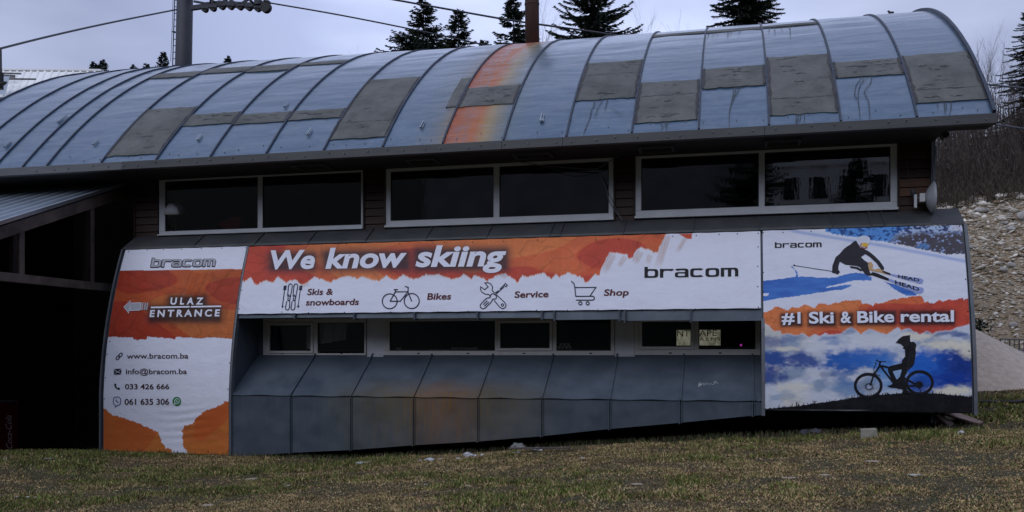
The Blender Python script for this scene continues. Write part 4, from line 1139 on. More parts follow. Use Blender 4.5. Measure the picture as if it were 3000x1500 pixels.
# --- long banner
text('We', 794, 787, 923, 785, 53, 1, M['ink_white'], .008, .032, .22, slices=True)
text('know', 953, 785, 1193, 780.5, 58, 1, M['ink_white'], .008, .032, .22, slices=True)
text('skiing', 1217, 780, 1484, 777, 60, 1, M['ink_white'], .008, .032, .22, slices=True)
text('Skis &', 900, 864, 975.5, 863, 18, 1, M['ink_maroon'], bold=.022, shear=.15)
text('snowboards', 895.5, 894.5, 1051.5, 892.5, 18, 1, M['ink_maroon'], bold=.022, shear=.15)
text('Bikes', 1251, 877.5, 1321.5, 876.5, 18.5, 1, M['ink_maroon'], bold=.024, shear=.12)
text('Service', 1507, 872, 1607, 870, 18.5, 1, M['ink_maroon'], bold=.024, shear=.12)
text('Shop', 1769, 866, 1842, 865, 18.5, 1, M['ink_maroon'], bold=.024, shear=.12)
logo(1888, 814, 2163, 809.5, 25.5, 1, M['ink_black'])
def ic(P, ox, oy, s=5.152): return [(ox + x / s, oy + y / s) for x, y in P]
sk = lambda P: ic(P, 800, 820)
ski_a = [(218,235),(232,90),(245,65),(265,58),(283,68),(290,90),(278,160),(262,240),(250,310),(246,420),(232,448),(212,454),(192,445),(186,420),(205,320)]
ski_b = [(p[0] + 82, p[1]) for p in ski_a]
lines('skis_icon', [sk(ski_a), sk(ski_b), sk([(180,95),(138,420)]), sk([(417,95),(375,420)]), sk([(165,92),(197,92),(190,145),(152,145),(197,147)]), sk([(403,92),(435,92),(428,145),(390,145),(437,147)]),
   sk([(168,95),(160,145)]), sk([(405,95),(398,145)]), sk([(130,395),(158,400)]), sk([(360,395),(396,400)]), sk([(212,245),(262,245)]), sk([(296,245),(344,245)]), sk([(215,310),(250,308)]), sk([(296,310),(334,308)]),
   sk([(238,220),(236,245)]), sk([(322,220),(320,245)]), sk([(238,270),(225,272),(222,300)]), sk([(320,270),(307,272),(304,300)])], 2.6, 1, M['ink_navy'])
lines('bicycle_icon', [ic(ellipse(1760,322,112,112,36), 800, 820), ic(ellipse(2092,318,113,113,36), 800, 820), sk([(1765,322),(1845,180),(2035,178),(1920,320),(1765,322)]), sk([(1845,180),(1842,148)]), sk([(1822,146),(1885,146)]), sk([(2092,322),(2035,180),(2040,112),(1990,96)])], 3.1, 1, M['ink_navy'], closed=(0, 1))
sv = lambda P: ic(P, 1350, 800)
lines('tools_icon', [sv([(445,350),(420,320),(370,318),(320,290),(298,250),(298,205),(360,250),(412,205),(362,148),(410,142),(455,165),(480,210),(472,262),(515,305)]),
   sv([(540,330),(660,440),(682,480),(670,520),(630,538),(590,518),(500,410)]), sv(ellipse(628,480,18,18,16)), sv([(515,330),(655,205)]), sv([(520,300),(570,262)]), sv([(588,242),(650,182),(675,155),(702,185),(680,205),(655,185)]),
   sv([(490,308),(540,345),(532,385),(480,395),(455,440),(375,520),(335,540),(298,520),(292,485),(310,455),(385,380),(440,368),(455,320),(490,308)]), sv([(335,475),(400,412)]), sv([(355,498),(422,434)])], 2.6, 1, M['ink_navy'], closed=(2,))
lines('cart_icon', [sv([(1665,118),(1708,158),(1722,225),(1735,350),(1990,348),(2012,360),(2018,382),(2005,402),(1985,408),(1738,408)]), sv([(1722,218),(2040,215),(1950,345)]), sv(ellipse(1805,455,24,24,20)), sv(ellipse(1915,455,24,24,20))], 3.0, 1, M['ink_navy'], closed=(2, 3))

# --- left banner
logo(442, 783, 629, 780.5, 21, 0, M['ink_outline'], .005, .18, fat=2.0, name='wordmark_outline')
logo(443, 782, 630, 779.5, 21, 0, M['ink_grey'], .009, .18)
text('ULAZ', 499, 891.5, 597, 891.5, 19.5, 0, M['ink_white'], .008, .035, .12, spacing=1.6, slices=True)
text('ENTRANCE', 438, 928, 645, 926, 19.5, 0, M['ink_white'], .008, .035, .12, spacing=1.5, slices=True)
flat('divider_line', [long_strip([(442,898.5),(648,895),(648,899.5),(441,903)])], 0, M['ink_white'], .008)
flat('arrow', [poly([(363,899),(382,881),(377,917)]), poly([(384,888),(413,886.5),(410,908.5),(380,910)]), poly([(415.5,886.5),(421,886.5),(418,908.5),(412.5,908.5)]), poly([(424,886.5),(428.5,886.5),(425.5,908),(421,908)]), poly([(430.5,886.5),(434.5,886.5),(431.5,908),(427.5,908)])], 0, M['ink_grey'], .008)
lines('arrow_outline', [[(363,899),(382,881),(377,917)], [(384,888),(413,886.5),(410,908.5),(380,910)]], 1.6, 0, M['ink_white'], .010, closed=(0, 1))
text('www.bracom.ba', 371.5, 1050.5, 551.5, 1050, 15.5, 0, M['ink_brown'], bold=.012)
text('info@bracom.ba', 368.5, 1096, 547.5, 1095.5, 15.5, 0, M['ink_brown'], bold=.012)
text('033 426 666', 366, 1140, 495.5, 1140, 15, 0, M['ink_brown'], bold=.016)
text('061 635 306', 365, 1185.5, 495.5, 1185, 17, 0, M['ink_brown'], bold=.016)
lines('link_icon', [ellipse(345.5, 1047.5, 7, 4, 20, rot=-48), ellipse(353, 1040, 7, 4, 20, rot=-48)], 2.6, 0, M['ink_outline'], closed=(0, 1))
flat('envelope_icon', [poly([(334,1081),(355,1080),(344.7,1089)]), poly([(333.6,1083),(342,1089.5),(333,1096)]), poly([(355.4,1082),(355,1095.5),(347.5,1089)]), poly([(333.6,1097.5),(343,1090.5),(344.8,1092),(346.6,1090.5),(355,1097.5)])], 0, M['ink_outline'])
def handset(cx, cy, s):
    P = [(-8,-9),(-4,-10),(-1,-5),(-4,-2),(2,5),(6,2.5),(10,6),(8,10),(3,10),(-4,5),(-9,-2)]
    return [(cx + x * s, cy + y * s) for x, y in P]
flat('handset_icon', [poly(handset(342.5, 1132.5, .92))], 0, M['ink_outline'])
lines('chat_bubble_icon', [ic([(12,0),(40,-2),(52,8),(56,30),(50,55),(30,60),(16,72),(14,58),(4,50),(0,30),(4,8)], 331.5, 1163.5, 2.5)], 2.2, 0, M['ink_purple'], closed=(0,))
flat('bubble_handset', [poly(handset(343, 1175, .5))], 0, M['ink_purple'])
flat('green_disc_icon', [poly(ellipse(518, 1176, 12.6, 13.6, 32))], 0, M['ink_green'])
lines('green_disc_ring', [ellipse(518.5, 1175.5, 7, 7.6, 24), [(512,1180),(510.5,1184.5),(515,1183)]], 1.6, 0, M['ink_white'], .008, closed=(0,))
flat('disc_handset', [poly(handset(518.5, 1175.5, .38))], 0, M['ink_white'], .008)

# --- right banner
logo(2270, 726.5, 2407, 723.5, 13.5, 2, M['ink_black'])
for (s, a, ya, b, yb) in [('#1', 2290, 947.5, 2345.5, 947, ), ('Ski', 2370, 947, 2443, 945.5), ('&', 2463, 945, 2494, 945), ('Bike', 2512, 945, 2620, 942.5), ('rental', 2639, 942.5, 2795, 941.5)]:
    text(s, a + 1.5, ya + 2, b + 1.5, yb + 2, 33, 2, M['ink_outline'], .006, .032)
    text(s, a, ya, b, yb, 33, 2, M['ink_white'], .009, .026)
flat('skier_body', [poly(z1([(1250,350),(1290,312),(1325,298),(1345,335),(1390,395),(1440,415),(1478,432),(1520,460),(1575,505),(1640,570),(1690,640),(1705,668),(1695,690),(1668,695),(1645,665),(1600,600),(1540,545),(1500,510),(1450,478),(1390,520),(1440,565),(1490,600),(1485,630),(1500,690),(1530,770),(1480,768),(1440,740),(1400,690),(1375,655),(1340,640),(1180,622),(1105,580),(1088,640),(1085,690),(1108,720),(1078,755),(1050,742),(1000,730),(1005,640),(1050,520),(1100,480),(1160,410),(1210,372)]))], 2, M['ink_skier'], .007)
flat('skier_helmet', [poly(ic([(1330,300),(1345,255),(1400,235),(1460,232),(1505,255),(1520,300),(1500,345),(1470,360),(1400,385),(1350,340)], 2220, 640, 4.6))], 2, M['ink_helmet'], .0075)
flat('skier_goggles', [poly(z1([(1405,335),(1440,325),(1495,340),(1480,378),(1440,382),(1400,365)]))], 2, M['ink_yellow'], .009)
lines('goggle_strap', [z1([(1400,330),(1385,360),(1400,390),(1440,402),(1475,390)])], 2.6, 2, M['ink_red'], .0085)
flat('skier_boot', [poly(z1([(1485,590),(1530,585),(1555,625),(1550,665),(1520,670),(1490,640)])), poly(z1([(1490,650),(1580,690),(1620,670),(1690,700),(1760,735),(1740,755),(1640,725),(1560,710),(1500,700)]))], 2, M['ink_tan'], .0065)
lines('ski_pole', [z1([(490,632),(780,678),(1010,712)])], 1.7, 2, M['ink_navy'])
flat('pole_basket', [poly(ellipse(2326.5, 777, 3, 2.4, 12))], 2, M['ink_navy'])
flat('ski', [poly(z2([(500,742),(600,762),(750,785),(900,805),(935,818),(945,838),(930,872),(895,880),(820,855),(700,825),(500,765)]))], 2, M['ink_ski'], .0065)
flat('ski', [poly(z2([(430,792),(560,835),(720,885),(850,918),(920,928),(950,948),(945,985),(910,1008),(870,1010),(780,975),(640,905),(470,838)]))], 2, M['ink_ski'], .0065)
flat('ski_tail', [poly(z2([(395,700),(500,738),(500,765),(440,745),(390,720)])), poly(z2([(220,755),(260,720),(330,740),(440,790),(480,808),(475,842),(400,818),(300,782)])), poly(z1([(1240,640),(1350,655),(1410,700),(1390,712),(1330,680),(1250,665)]))], 2, M['ink_black'], .0068)
text('HEAD', *z2([(603,795)])[0], *z2([(890,852)])[0], 8.5, 2, M['ink_black'], .009, .03, hy=(-.02, -1))
text('HEAD', *z2([(562,880)])[0], *z2([(888,980)])[0], 10.5, 2, M['ink_black'], .009, .03, hy=(-.02, -1))
tyres = [ellipse(*z4([(293,872)])[0], 38, 33.5, 48), ellipse(*z4([(985,832)])[0], 37.5, 32.5, 48)]
for ty in tyres: lines('bicycle_tyre', [ty], 8.2, 2, M['ink_black'], .0062, closed=(0,))
sp = []
for (c, r, n) in ((z4([(305,885)])[0], 34, 26), (z4([(978,858)])[0], 32, 26)):
    for i in range(n):
        t_ = 2 * math.pi * i / n; sp.append([(c[0] + 6 * math.cos(t_ + .5), c[1] + 6 * math.sin(t_ + .5)), (c[0] + r * math.cos(t_), c[1] + r * .86 * math.sin(t_))])
lines('bicycle_spokes', sp, .55, 2, M['ink_outline'], .0061)
lines('bicycle_frame', [z4([(455,540),(440,620),(370,720),(320,870)]), z4([(452,600),(620,820),(720,880)]), z4([(470,605),(560,625)]), z4([(640,680),(720,715),(740,770)]), z4([(700,890),(930,870)]), z4([(780,770),(960,870)])], 5.2, 2, M['ink_black'], .0068)
lines('bicycle_handlebar', [z4([(390,530),(430,545),(535,545)]), z4([(412,512),(420,545)]), z4([(380,560),(460,745)][:1] + [(400,570),(368,640),(372,690)]), z4([(355,700),(460,745)]), z4([(985,900),(1005,965)])], 1.8, 2, M['ink_black'], .0066)
flat('bicycle_drive', [poly(ellipse(*z4([(978,858)])[0], 11, 10, 20)), poly(ellipse(*z4([(705,850)])[0], 8, 15, 20))], 2, M['ink_black'], .0072)
lines('brake_disc', [ellipse(*z4([(305,885)])[0], 11, 9, 24)], 1.6, 2, M['ink_black'], .0074, closed=(0,))
flat('cyclist_body', [poly(z4([(662,295),(710,240),(760,205),(858,190),(855,270),(870,285),(905,278),(935,310),(942,345),(928,360),(935,430),(912,570),(890,610),(830,660),(790,740),(780,780),(805,830),(815,930),(870,980),(745,980),(760,930),(700,905),(600,900),(545,880),(605,860),(630,835),(605,790),(560,680),(555,625),(600,605),(745,570),(750,530),(790,480),(785,380),(755,370),(770,350),(730,310),(690,300)]))], 2, M['ink_black'], .0078)
flat('cyclist_gap', [poly(z4([(622,680),(742,655),(738,690),(720,750),(680,790),(665,770)]))], 2, ink('ink_sky_blue', (.30, .45, .70)), .0085)

# eyelets along the hems
eye = MB().tube([(0, -.004, 0), (0, .004, 0)], .0095, 8)
def eyelets(k, pts):
    first = None
    for (px, py) in pts:
        s = surf(np.array([px]), np.array([py]), k, .004)[0]
        if first is None:
            V = [(v[0] + s[0], v[1] + s[1], v[2] + s[2]) for v in eye.V]
            first = obj('eyelet', V, eye.F, M['black'], BN[k]); base = s
        else:
            o = first.copy(); col.objects.link(o); o.parent = BN[k]; o.location = Vector(s) - Vector(base)
eyelets(0, [(377,737),(431,732),(479,731),(532,730),(590,728),(650,727),(720,726),(708,800),(694,880),(686,950),(672,1063),(668,1140),(668,1270),(668,1320),(306,1168),(309,1106),(314,1038),(322,1000),(362,1320),(415,1321),(465,1322),(520,1322),(610,1323)])
eyelets(1, [(740,722),(877,717),(1014,714),(1171,713),(1303,710),(1384,709),(1475,707),(1575,703),(1745,703),(1812,700),(1971,692),(2040,690),(2107,687),(2160,685),(2221,684),(2221,723),(2220,780),(2220,840),(2222,900),(826,914),(903,916),(1009,915),(1145,914),(1283,913),(1372,912),(1462,912),(1572,909),(1662,909),(1752,908),(1880,907),(1977,906),(2036,905),(2095,905),(700,905),(708,850),(722,740)])
eyelets(2, [(2236,682),(2294,681),(2376,678),(2548,671),(2615,669),(2742,667),(2811,662),(2233,745),(2236,798),(2236,853),(2238,965),(2238,1042),(2241,1122),(2829,818),(2836,912),(2839,1028),(2845,1197),(2847,1205-8),(2368,1197),(2474,1197),(2688,1199)])

# ------------------------------------------------------------------ left: lean-to with corrugated roof and timber truss
can = thing('lean_to', (-13, 16.0, -2.8), 'dark lean-to with ribbed sheet roof on a timber truss, left of the banners', 'lean-to')
V = []; F = []
XS, YF, YBk = -11.97, 11.2, 16.75
def shz(y): return 2.155 + .379 * (y - 13.03)
cols = 14 * 8; rows = 10
for j in range(rows + 1):
    y = YF + (YBk - YF) * j / rows
    for i in range(cols + 1):
        ph = i % 8
        V.append((XS + .12 - (i // 8) * .30 - (0, .07, .10, .14, .17, .20, .24, .27)[ph], y, shz(y) + .01 + (.085, .085, .0, 0, .0, 0, 0, .0)[ph]))
for j in range(rows):
    for i in range(cols):
        a = j * (cols + 1) + i; F.append((a, a + cols + 1, a + cols + 2, a + 1))
sheet = obj('corrugated_sheet', V, F, M['galv'], can)
sol = sheet.modifiers.new('thick', 'SOLIDIFY'); sol.thickness = .008
def beam(name, a, b, w, h, mat, parent):
    a = Vector(a); b = Vector(b); d = (b - a).normalized(); up = Vector((0, 1, 0)) if abs(d.y) < .85 else Vector((1, 0, 0)); s = d.cross(up).normalized() * h / 2; f = up * w / 2
    return MB().prism([a - s - f, a + s - f, a + s + f, a - s + f], [b - s - f, b + s - f, b + s + f, b - s + f]).build(name, mat, parent, bevel=.006)
XT = -11.99
beam('top_chord', (XT, 11.0, shz(11.0) - .13), (XT, 16.5, shz(16.5) - .13), .12, .2, M['timber'], can)
beam('bottom_chord', (XT, 10.8, 1.289), (XT, 15.97, 1.289), .12, .15, M['timber'], can)
for (y, w, m) in ((13.49, .12, 'timber'), (13.34, .11, 'darkwood'), (15.29, .10, 'timber'), (15.17, .11, 'darkwood')):  # darkwood posts stand in for the shaded faces of the timber posts
    box('post', XT - .045, XT + .045, y - w / 2, y + w / 2, 1.365, shz(y) - .22, M[m], can, bevel=.005)
box('shade_side_wall', -16.28, -16.2, 10.9, 16.1, -3, 2.9, M['darkwood'], can)  # unseen wall, added to keep light out of the lean-to
box('shade_front_wall', -16.2, -12.6, 10.8, 10.88, -3, 1.2, M['darkwood'], can)  # out of view, closes the front so the inside stays black
box('shade_back_wall', -16.2, -11.5, 20.0, 20.1, -3, 5.0, M['dark'], can)  # dark backing added so the lean-to reads black inside
# red drinks fridge in the dark
fx1 = rx(50, 17.25); fx0 = fx1 - .62
fr = thing('drinks_fridge', (fx0, 16.6, -2.9), 'dark red drinks fridge with white script lettering standing in the dark lean-to', 'fridge')
t = NT('fridge_red'); t.set((0.10, 0.006, 0.009), 0.6, 0, .3); M['fridge'] = t.m
ftop = zz(20, 1182, 16.6)
box('cabinet', fx0, fx1, 16.6, 17.3, -2.9, ftop, M['fridge'], fr, bevel=.02)
box('top_cap', fx0 - .01, fx1 + .01, 16.58, 17.3, ftop + .002, ftop + .03, M['fascia'], fr, bevel=.005)
tv, tf = text('Coca-Cola', 36, 1314, 33, 1216, 18, 0, None, bold=.0, shear=.35, raw2d=True)
def onside(x, y):
    a, b, c = ray(x, y); Y = (fx1 + .004) * b / a; return (fx1 + .004, Y, c / b * Y)
obj('lettering', [onside(x, y) for x, y in tv], tf, simple('faded_white_print', (.60, .52, .52), (.7, .62, .62), 5, .6, 0, 0), fr)

# ------------------------------------------------------------------ far left: neighbour's white ribbed roof and pole
nb = thing('neighbour_building', (-22, 27, -1), 'whitish ribbed sheet roof of a neighbouring building behind the far left', 'building')
def nbp(px, py, Y): return at(px, py, Y)
V = []; F = []; n = 60
A0, A1 = nbp(-300, 500, 22), nbp(150, 420, 22); B0, B1 = nbp(-300, 203, 27.5), nbp(300, 207, 27.5)
for i in range(n * 3 + 1):
    u = i / (n * 3); a = A0.lerp(A1, u); b = B0.lerp(B1, u); r = .05 if i % 6 in (0, 1) else 0
    V += [(a.x, a.y, a.z + r), (b.x, b.y, b.z + r)]
    if i: F.append((2*i-2, 2*i, 2*i+1, 2*i-1))
obj('roof', V, F, M['white_roof'], nb)
for i, (u0, v0, v1) in enumerate([(.0, .42, .47), (.0, .80, .84)]):
    pass
MB().prism([A0 + Vector((0, .3, -.4)), A1 + Vector((0, .3, -.4)), A1 + Vector((0, .3, -6)), A0 + Vector((0, .3, -6))], [A0 + Vector((0, 6, -.4)), A1 + Vector((0, 6, -.4)), A1 + Vector((0, 6, -6)), A0 + Vector((0, 6, -6))]).build('wall', M['darkwood'], nb)
# overlap step, dark flashing and a shallow grey valley sheet
for (q0, q1, Y, w, m) in (((0, 231), (105, 232), 26.2, .05, 'fascia'), ((-10, 214), (62, 216), 26.8, .05, 'fascia_light'), ((0, 222), (44, 224), 26.6, .10, 'fascia_light'), ((-10, 290), (36, 286), 24.3, .07, 'fascia')):
    beam('flashing', at(*q0, Y - .25), at(*q1, Y - .25), .04, w, M[m], nb)
Vq = [at(-10, 236, 25.7), at(43, 233, 25.8), at(33, 285, 24.2), at(-10, 290, 24.1)]
obj('valley_sheet', [v + Vector((0, -.22, .05)) for v in Vq], [(0, 1, 2, 3)], M['galv'], nb)
beam('ridge_cap', nbp(-300, 203, 27.45), nbp(300, 207, 27.45), .2, .06, M['white_roof'], nb)
pole = thing('roof_mast', tuple(at(0, 250, 21.5)), 'short mast at the left picture edge holding the overhead cable', 'mast')
beam('lower_tube', at(1, 262, 21.5), at(1, 212, 21.5), .12, .12, M['rubber'], pole)
beam('upper_tube', at(-1, 212, 21.5), at(-2, 140, 21.5), .09, .09, M['fascia_light'], pole)
MB().tube([at(-4, 252, 21.45), at(14, 243, 21.45), at(20, 241, 21.45)], [.06, .05, .02], 6).build('clamp', M['rubber'], pole)

# ------------------------------------------------------------------ ski lift tower
YT = 38.0
tx = at(541, 200, YT)
tw = thing('ski_lift_tower', (tx.x, YT, float(gz(tx.x, YT))), 'dark grey steel ski lift tower with side ladder and wheel battery rising behind the roof', 'ski lift tower')
a, b = at(537, 230, YT), at(543, -60, YT)
MB().tube([(a.x - .06, YT, float(gz(a.x, YT)) - .5), (a.x, YT, a.z), (b.x, YT, b.z)], [.50, .375, .36], 28).build('column', M['steel_dark'], tw, smooth=True)
mb = MB()
for q in (-1, 1):
    mb.tube([at(509 + 4 * q, 215, YT - .1), at(517 + 4 * q, -40, YT - .1)], .025, 5)
for i in range(14):
    y = 210 - i * 19; xx = 509 + (210 - y) * 8 / 250
    mb.tube([at(xx - 3.6, y, YT - .1), at(xx + 3.8, y, YT - .1)], .02, 4)
mb.build('ladder', M['steel_dark'], tw)
wire('ladder_line', [(500, 180), (504, 93), (507, 0)], YT - .15, .012, M['steel_dark'], tw)
beam('ladder_bracket', at(503, 93, YT - .1), at(514, 93, YT - .1), .04, .05, M['steel_dark'], tw)
YA = YT - .9
beam('cross_arm', at(535, -30, YT), at(640, -34, YA), .3, .4, M['steel_dark'], tw)
beam('battery_beam', at(560, 24, YA), at(640, 13, YA), .16, .20, M['steel_dark'], tw)
beam('battery_beam', at(640, 11, YA), at(775, 19, YA), .16, .25, M['steel_dark'], tw)
for q0, q1 in (((617, 0), (645, 14)), ((668, -4), (640, 14)), ((668, -4), (700, 14)), ((700, 14), (728, -2)), ((728, -2), (752, 18)), ((617, -4), (760, -4)), ((617, -4), (618, 14)), ((752, 18), (735, 2)), ((568, 4), (602, 10)), ((602, 10), (640, 6))):
    beam('truss_member', at(*q0, YA - .05), at(*q1, YA - .05), .08, .09, M['steel_dark'], tw)
wheels = [(601, 30), (625, 27), (651, 22), (677, 22), (704, 23), (730, 25), (756, 28)]
for (wx, wy) in wheels:
    c = at(wx, wy - 3, YA); MB().tube([(c.x, YA - .09, c.z), (c.x, YA + .09, c.z)], .145, 16).build('sheave_wheel', M['rubber'], tw, smooth=False)
    beam('wheel_yoke', at(wx - 10, wy - 9, YA - .12), at(wx + 10, wy - 8, YA - .12), .03, .10, M['steel_dark'], tw)
c = at(779, 22, YA); MB().tube([(c.x, YA - .12, c.z), (c.x, YA + .12, c.z)], .235, 22).build('guide_wheel', M['rubber'], tw)
beam('wheel_guard', at(776, 4, YA), at(790, 6, YA), .3, .08, M['steel_dark'], tw)
MB().box(*(lambda c: (c.x - .12, c.x + .12, c.y - .2, c.y + .2, c.z - .12, c.z + .12))(at(758, 8, YA))).build('sensor_box', M['steel_dark'], tw)
def cable_thing(name, pts, Ys, r, label):
    o = wire(name, pts, Ys, r, M['cable']); tag(o, label, 'cable'); return o
cable_thing('haul_cable', [(-60, 158), (150, 105), (330, 65), (517, 28)], [21.4, 26, 31, 37.3], .035, 'dark overhead cable running from the left mast up to the lift tower')
cable_thing('haul_cable', [(786, 8), (1000, 45), (1250, 95), (1480, 146), (1560, 166)], [37.0, 38, 39.5, 41, 42], .035, 'dark cable sloping right from the lift tower wheels down behind the roof')
cable_thing('haul_cable', [(1080, -14), (1300, 25), (1500, 60), (1700, 88), (1860, 112)], [30, 30.5, 31, 31.5, 32], .035, 'thick cable crossing high behind the chimney and the tall spruce')
cable_thing('haul_cable', [(2885, 247), (2950, 254), (3060, 262)], [30, 29, 28], .03, 'upper cable leaving the right roof edge toward the dark conifer')
cable_thing('haul_cable', [(2895, 362), (2950, 370), (3060, 386)], [30, 29, 28], .03, 'lower cable leaving the right eave toward the brush')
c = at(2611, 38, 21.5)
bd = thing('bird', tuple(c), 'small dark bird-like speck sitting on the roof crest near the right end', 'bird')
MB().tube([c + Vector((-.06, 0, .005)), c + Vector((-.02, 0, 0)), c + Vector((.03, 0, .0)), c + Vector((.055, 0, .02))], [.012, .035, .032, .012], 8).build('body', M['rubber'], bd, smooth=True)
MB().tube([c + Vector((-.03, 0, .02)), c + Vector((-.06, 0, .045)), c + Vector((-.085, 0, .04))], [.02, .02, .003], 6).build('head', M['rubber'], bd)

# ------------------------------------------------------------------ satellite dish and floodlight on the corner pier
dc = at(2722, 580, 15.80)
ds = thing('satellite_dish', tuple(at(2680, 585, 15.9)), 'small pale grey dish antenna seen edge-on at the right corner of the upper wall', 'dish antenna')
V = []; F = []; n = 28; m_ = 7
for j in range(m_ + 1):
    r = .262 * j / m_; d = .12 * (j / m_) ** 2
    for i in range(n):
        t_ = 2 * math.pi * i / n; V.append((dc.x - .06 + d, dc.y + r * math.cos(t_), dc.z + r * math.sin(t_)))
for j in range(m_):
    for i in range(n): F.append((j*n+i, j*n+(i+1) % n, (j+1)*n+(i+1) % n, (j+1)*n+i))
o = obj('reflector', V, F, M['dish'], ds, smooth=True); o.rotation_euler = (0, 0, 0)
sol = o.modifiers.new('thick', 'SOLIDIFY'); sol.thickness = .008
a = at(2693, 568, 15.8); b = at(2709, 592, 15.8)
box('radio_box', a.x, b.x, 15.74, 15.82, b.z, a.z, M['white_plastic'], ds, bevel=.004)
box('mount_tube', rx(2678, 15.8), rx(2686, 15.8), 15.78, 15.83, zz(2680, 609, 15.8), zz(2680, 570, 15.8), M['white_plastic'], ds, bevel=.004)
beam('mount_arm', at(2678, 580, 15.82), at(2700, 580, 15.82), .03, .03, M['trim'], ds)
MB().tube([at(2733, 580, 15.8) + Vector((-.05, 0, 0)), at(2738, 580, 15.8)], [.03, .035], 10).build('feed_horn', M['white_plastic'], ds)
MB().tube([at(2670, 555, 15.85), at(2676, 565, 15.85), at(2681, 585, 15.85)], [.03, .045, .02], 8).build('bracket', M['cable'], ds)
fl = thing('floodlight', tuple(at(2760, 390, 15.6)), 'boxy grey floodlight under the right end of the eave', 'lamp')
a = [at(2741, 377, 15.5), at(2766, 405, 15.5), at(2784, 390, 15.5), at(2762, 374, 15.5)]
MB().prism(a, [v + Vector((.03, .28, .02)) for v in a]).build('housing', M['fascia'], fl, bevel=.004)
obj('lens', [at(2767, 404, 15.49), at(2775, 403, 15.49), at(2783, 392, 15.49), at(2771, 392, 15.49)], [(0, 1, 2, 3)], M['black'], fl)
MB().tube([at(2756, 374, 15.6), at(2748, 360, 15.6)], .012, 6).build('arm', M['fascia'], fl)
nt = thing('wall_tag', tuple(at(2744, 445, 16.3)), 'small pale upright strip beside the right wall corner', 'sign')
a = at(2741.5, 428, 16.25); b = at(2745.5, 461, 16.25)
box('strip', a.x, b.x, 16.2, 16.3, b.z, a.z, M['pier'], nt, bevel=.003)
box('strip_mount', a.x - .22, a.x, 16.24, 16.28, (a.z + b.z) / 2 - .01, (a.z + b.z) / 2 + .01, M['fascia'], nt)

# ------------------------------------------------------------------ things seen through the windows
Yi = 16.15
c = at(512, 640, Yi)
lm = thing('table_lamp', (c.x, Yi, 2.30), 'table lamp with a pale shade on thin brass legs behind the far left upper window', 'lamp')
sh0, sh1 = zz(512, 598, Yi), zz(512, 632, Yi)
r0, r1 = (rx(530, Yi) - rx(494, Yi)) / 2, (rx(541, Yi) - rx(483, Yi)) / 2
MB().tube([(c.x, Yi, sh1), (c.x, Yi, sh1 + (sh0 - sh1) * .55), (c.x, Yi, sh0)], [r1, r1 * .86, r0 * .9], 24).build('lamp_shade', M['white_plastic'], lm, smooth=True)
t = NT('brass'); t.set((0.45, 0.30, 0.12), 0.3, 0.9); M['brass'] = t.m
for dx, dy in ((-.07, 0), (-.012, .05), (.035, -.03)):
    MB().tube([(c.x + dx, Yi + dy, 2.285), (c.x + dx * .9, Yi + dy, sh1 + .02)], .007, 6).build('leg', M['brass'], lm)
t = NT('red_cloth'); t.set((0.30, 0.02, 0.03), 0.8, 0); M['redcloth'] = t.m
q = [at(632, 655, 16.5), at(660, 672, 16.5), at(700, 676, 16.5), at(706, 634, 16.5), at(690, 632, 16.5)]
o = MB().prism(q, [v + Vector((0, .25, 0)) for v in q]).build('red_cushion', M['redcloth'], bevel=.02); tag(o, 'dark red cushion dimly visible in the leftmost upper pane', 'cushion')
def cups(px0, px1, n, py, h, Y, lab, rows=1):
    for r in range(rows):
        for i in range(n - r):
            px = px0 + (px1 - px0) * (i + .5 + r * .5) / n; p = at(px, py, Y)
            w = (rx(px1, Y) - rx(px0, Y)) / n * .45; z0 = p.z + r * h
            o = MB().tube([(p.x, Y, z0), (p.x, Y, z0 + h * .92)], [w * .85, w], 12).build('white_cup', M['white_plastic'])
            tag(o, lab, 'cup', 'white cups on the lower window sills')
cups(1322, 1400, 9, 1024.5, .045, 16.12, 'small white cup in the row behind the wide lower pane')
cups(1160, 1175, 2, 1026, .05, 16.12, 'white cup at the left corner of the wide lower pane')
cups(1633, 1676, 4, 1022, .055, 16.12, 'white cup in the pile behind the middle lower window', 2)
o = MB().box(rx(1258, 16.12), rx(1312, 16.12), 16.1, 16.2, zz(1285, 1027, 16.12), zz(1285, 1023.5, 16.12)).build('folded_paper', M['white_plastic'])
tag(o, 'thin white papers lying at the foot of the wide lower window pane', 'paper')
cl = thing('curtain', tuple(at(980, 1010, 16.12)), 'pale creased cloth hanging behind the second pane of the leftmost lower window', 'curtain')
V = []; F = []
for j in range(9):
    for i in range(15):
        u, w_ = i / 14, j / 8; p = at(934 + u * 86 - 8 * w_ * (u > .5), 946 + w_ * (62 - 12 * u) , 16.13)
        V.append((p.x, 16.13 + .025 * math.sin(u * 17 + w_ * 2), p.z))
for j in range(8):
    for i in range(14): F.append((j*15+i, j*15+i+1, j*15+i+16, j*15+i+15))
obj('cloth', V, F, M['white_plastic'], cl, smooth=True)
cl2 = thing('curtain', tuple(at(905, 1020, 16.12)), 'narrow pale curtain edge at the right of the first small sash', 'curtain')
box('cloth', rx(899, 16.12), rx(913, 16.12), 16.11, 16.13, zz(905, 1022, 16.12), zz(905, 958, 16.12), M['white_plastic'], cl2)
led = MB().box(rx(2168, 16.1), rx(2174, 16.1), 16.1, 16.12, zz(2171, 1014, 16.1), zz(2171, 1008, 16.1)).build('indicator_light', (lambda t: (t.set((.3, .02, .3), .5), t.b.inputs['Emission Color'].__setattr__('default_value', (.9, .08, .8, 1)), t.b.inputs['Emission Strength'].__setattr__('default_value', .35), t.m)[-1])(NT('magenta_led')))
tag(led, 'tiny magenta indicator light inside the rightmost lower window', 'light')
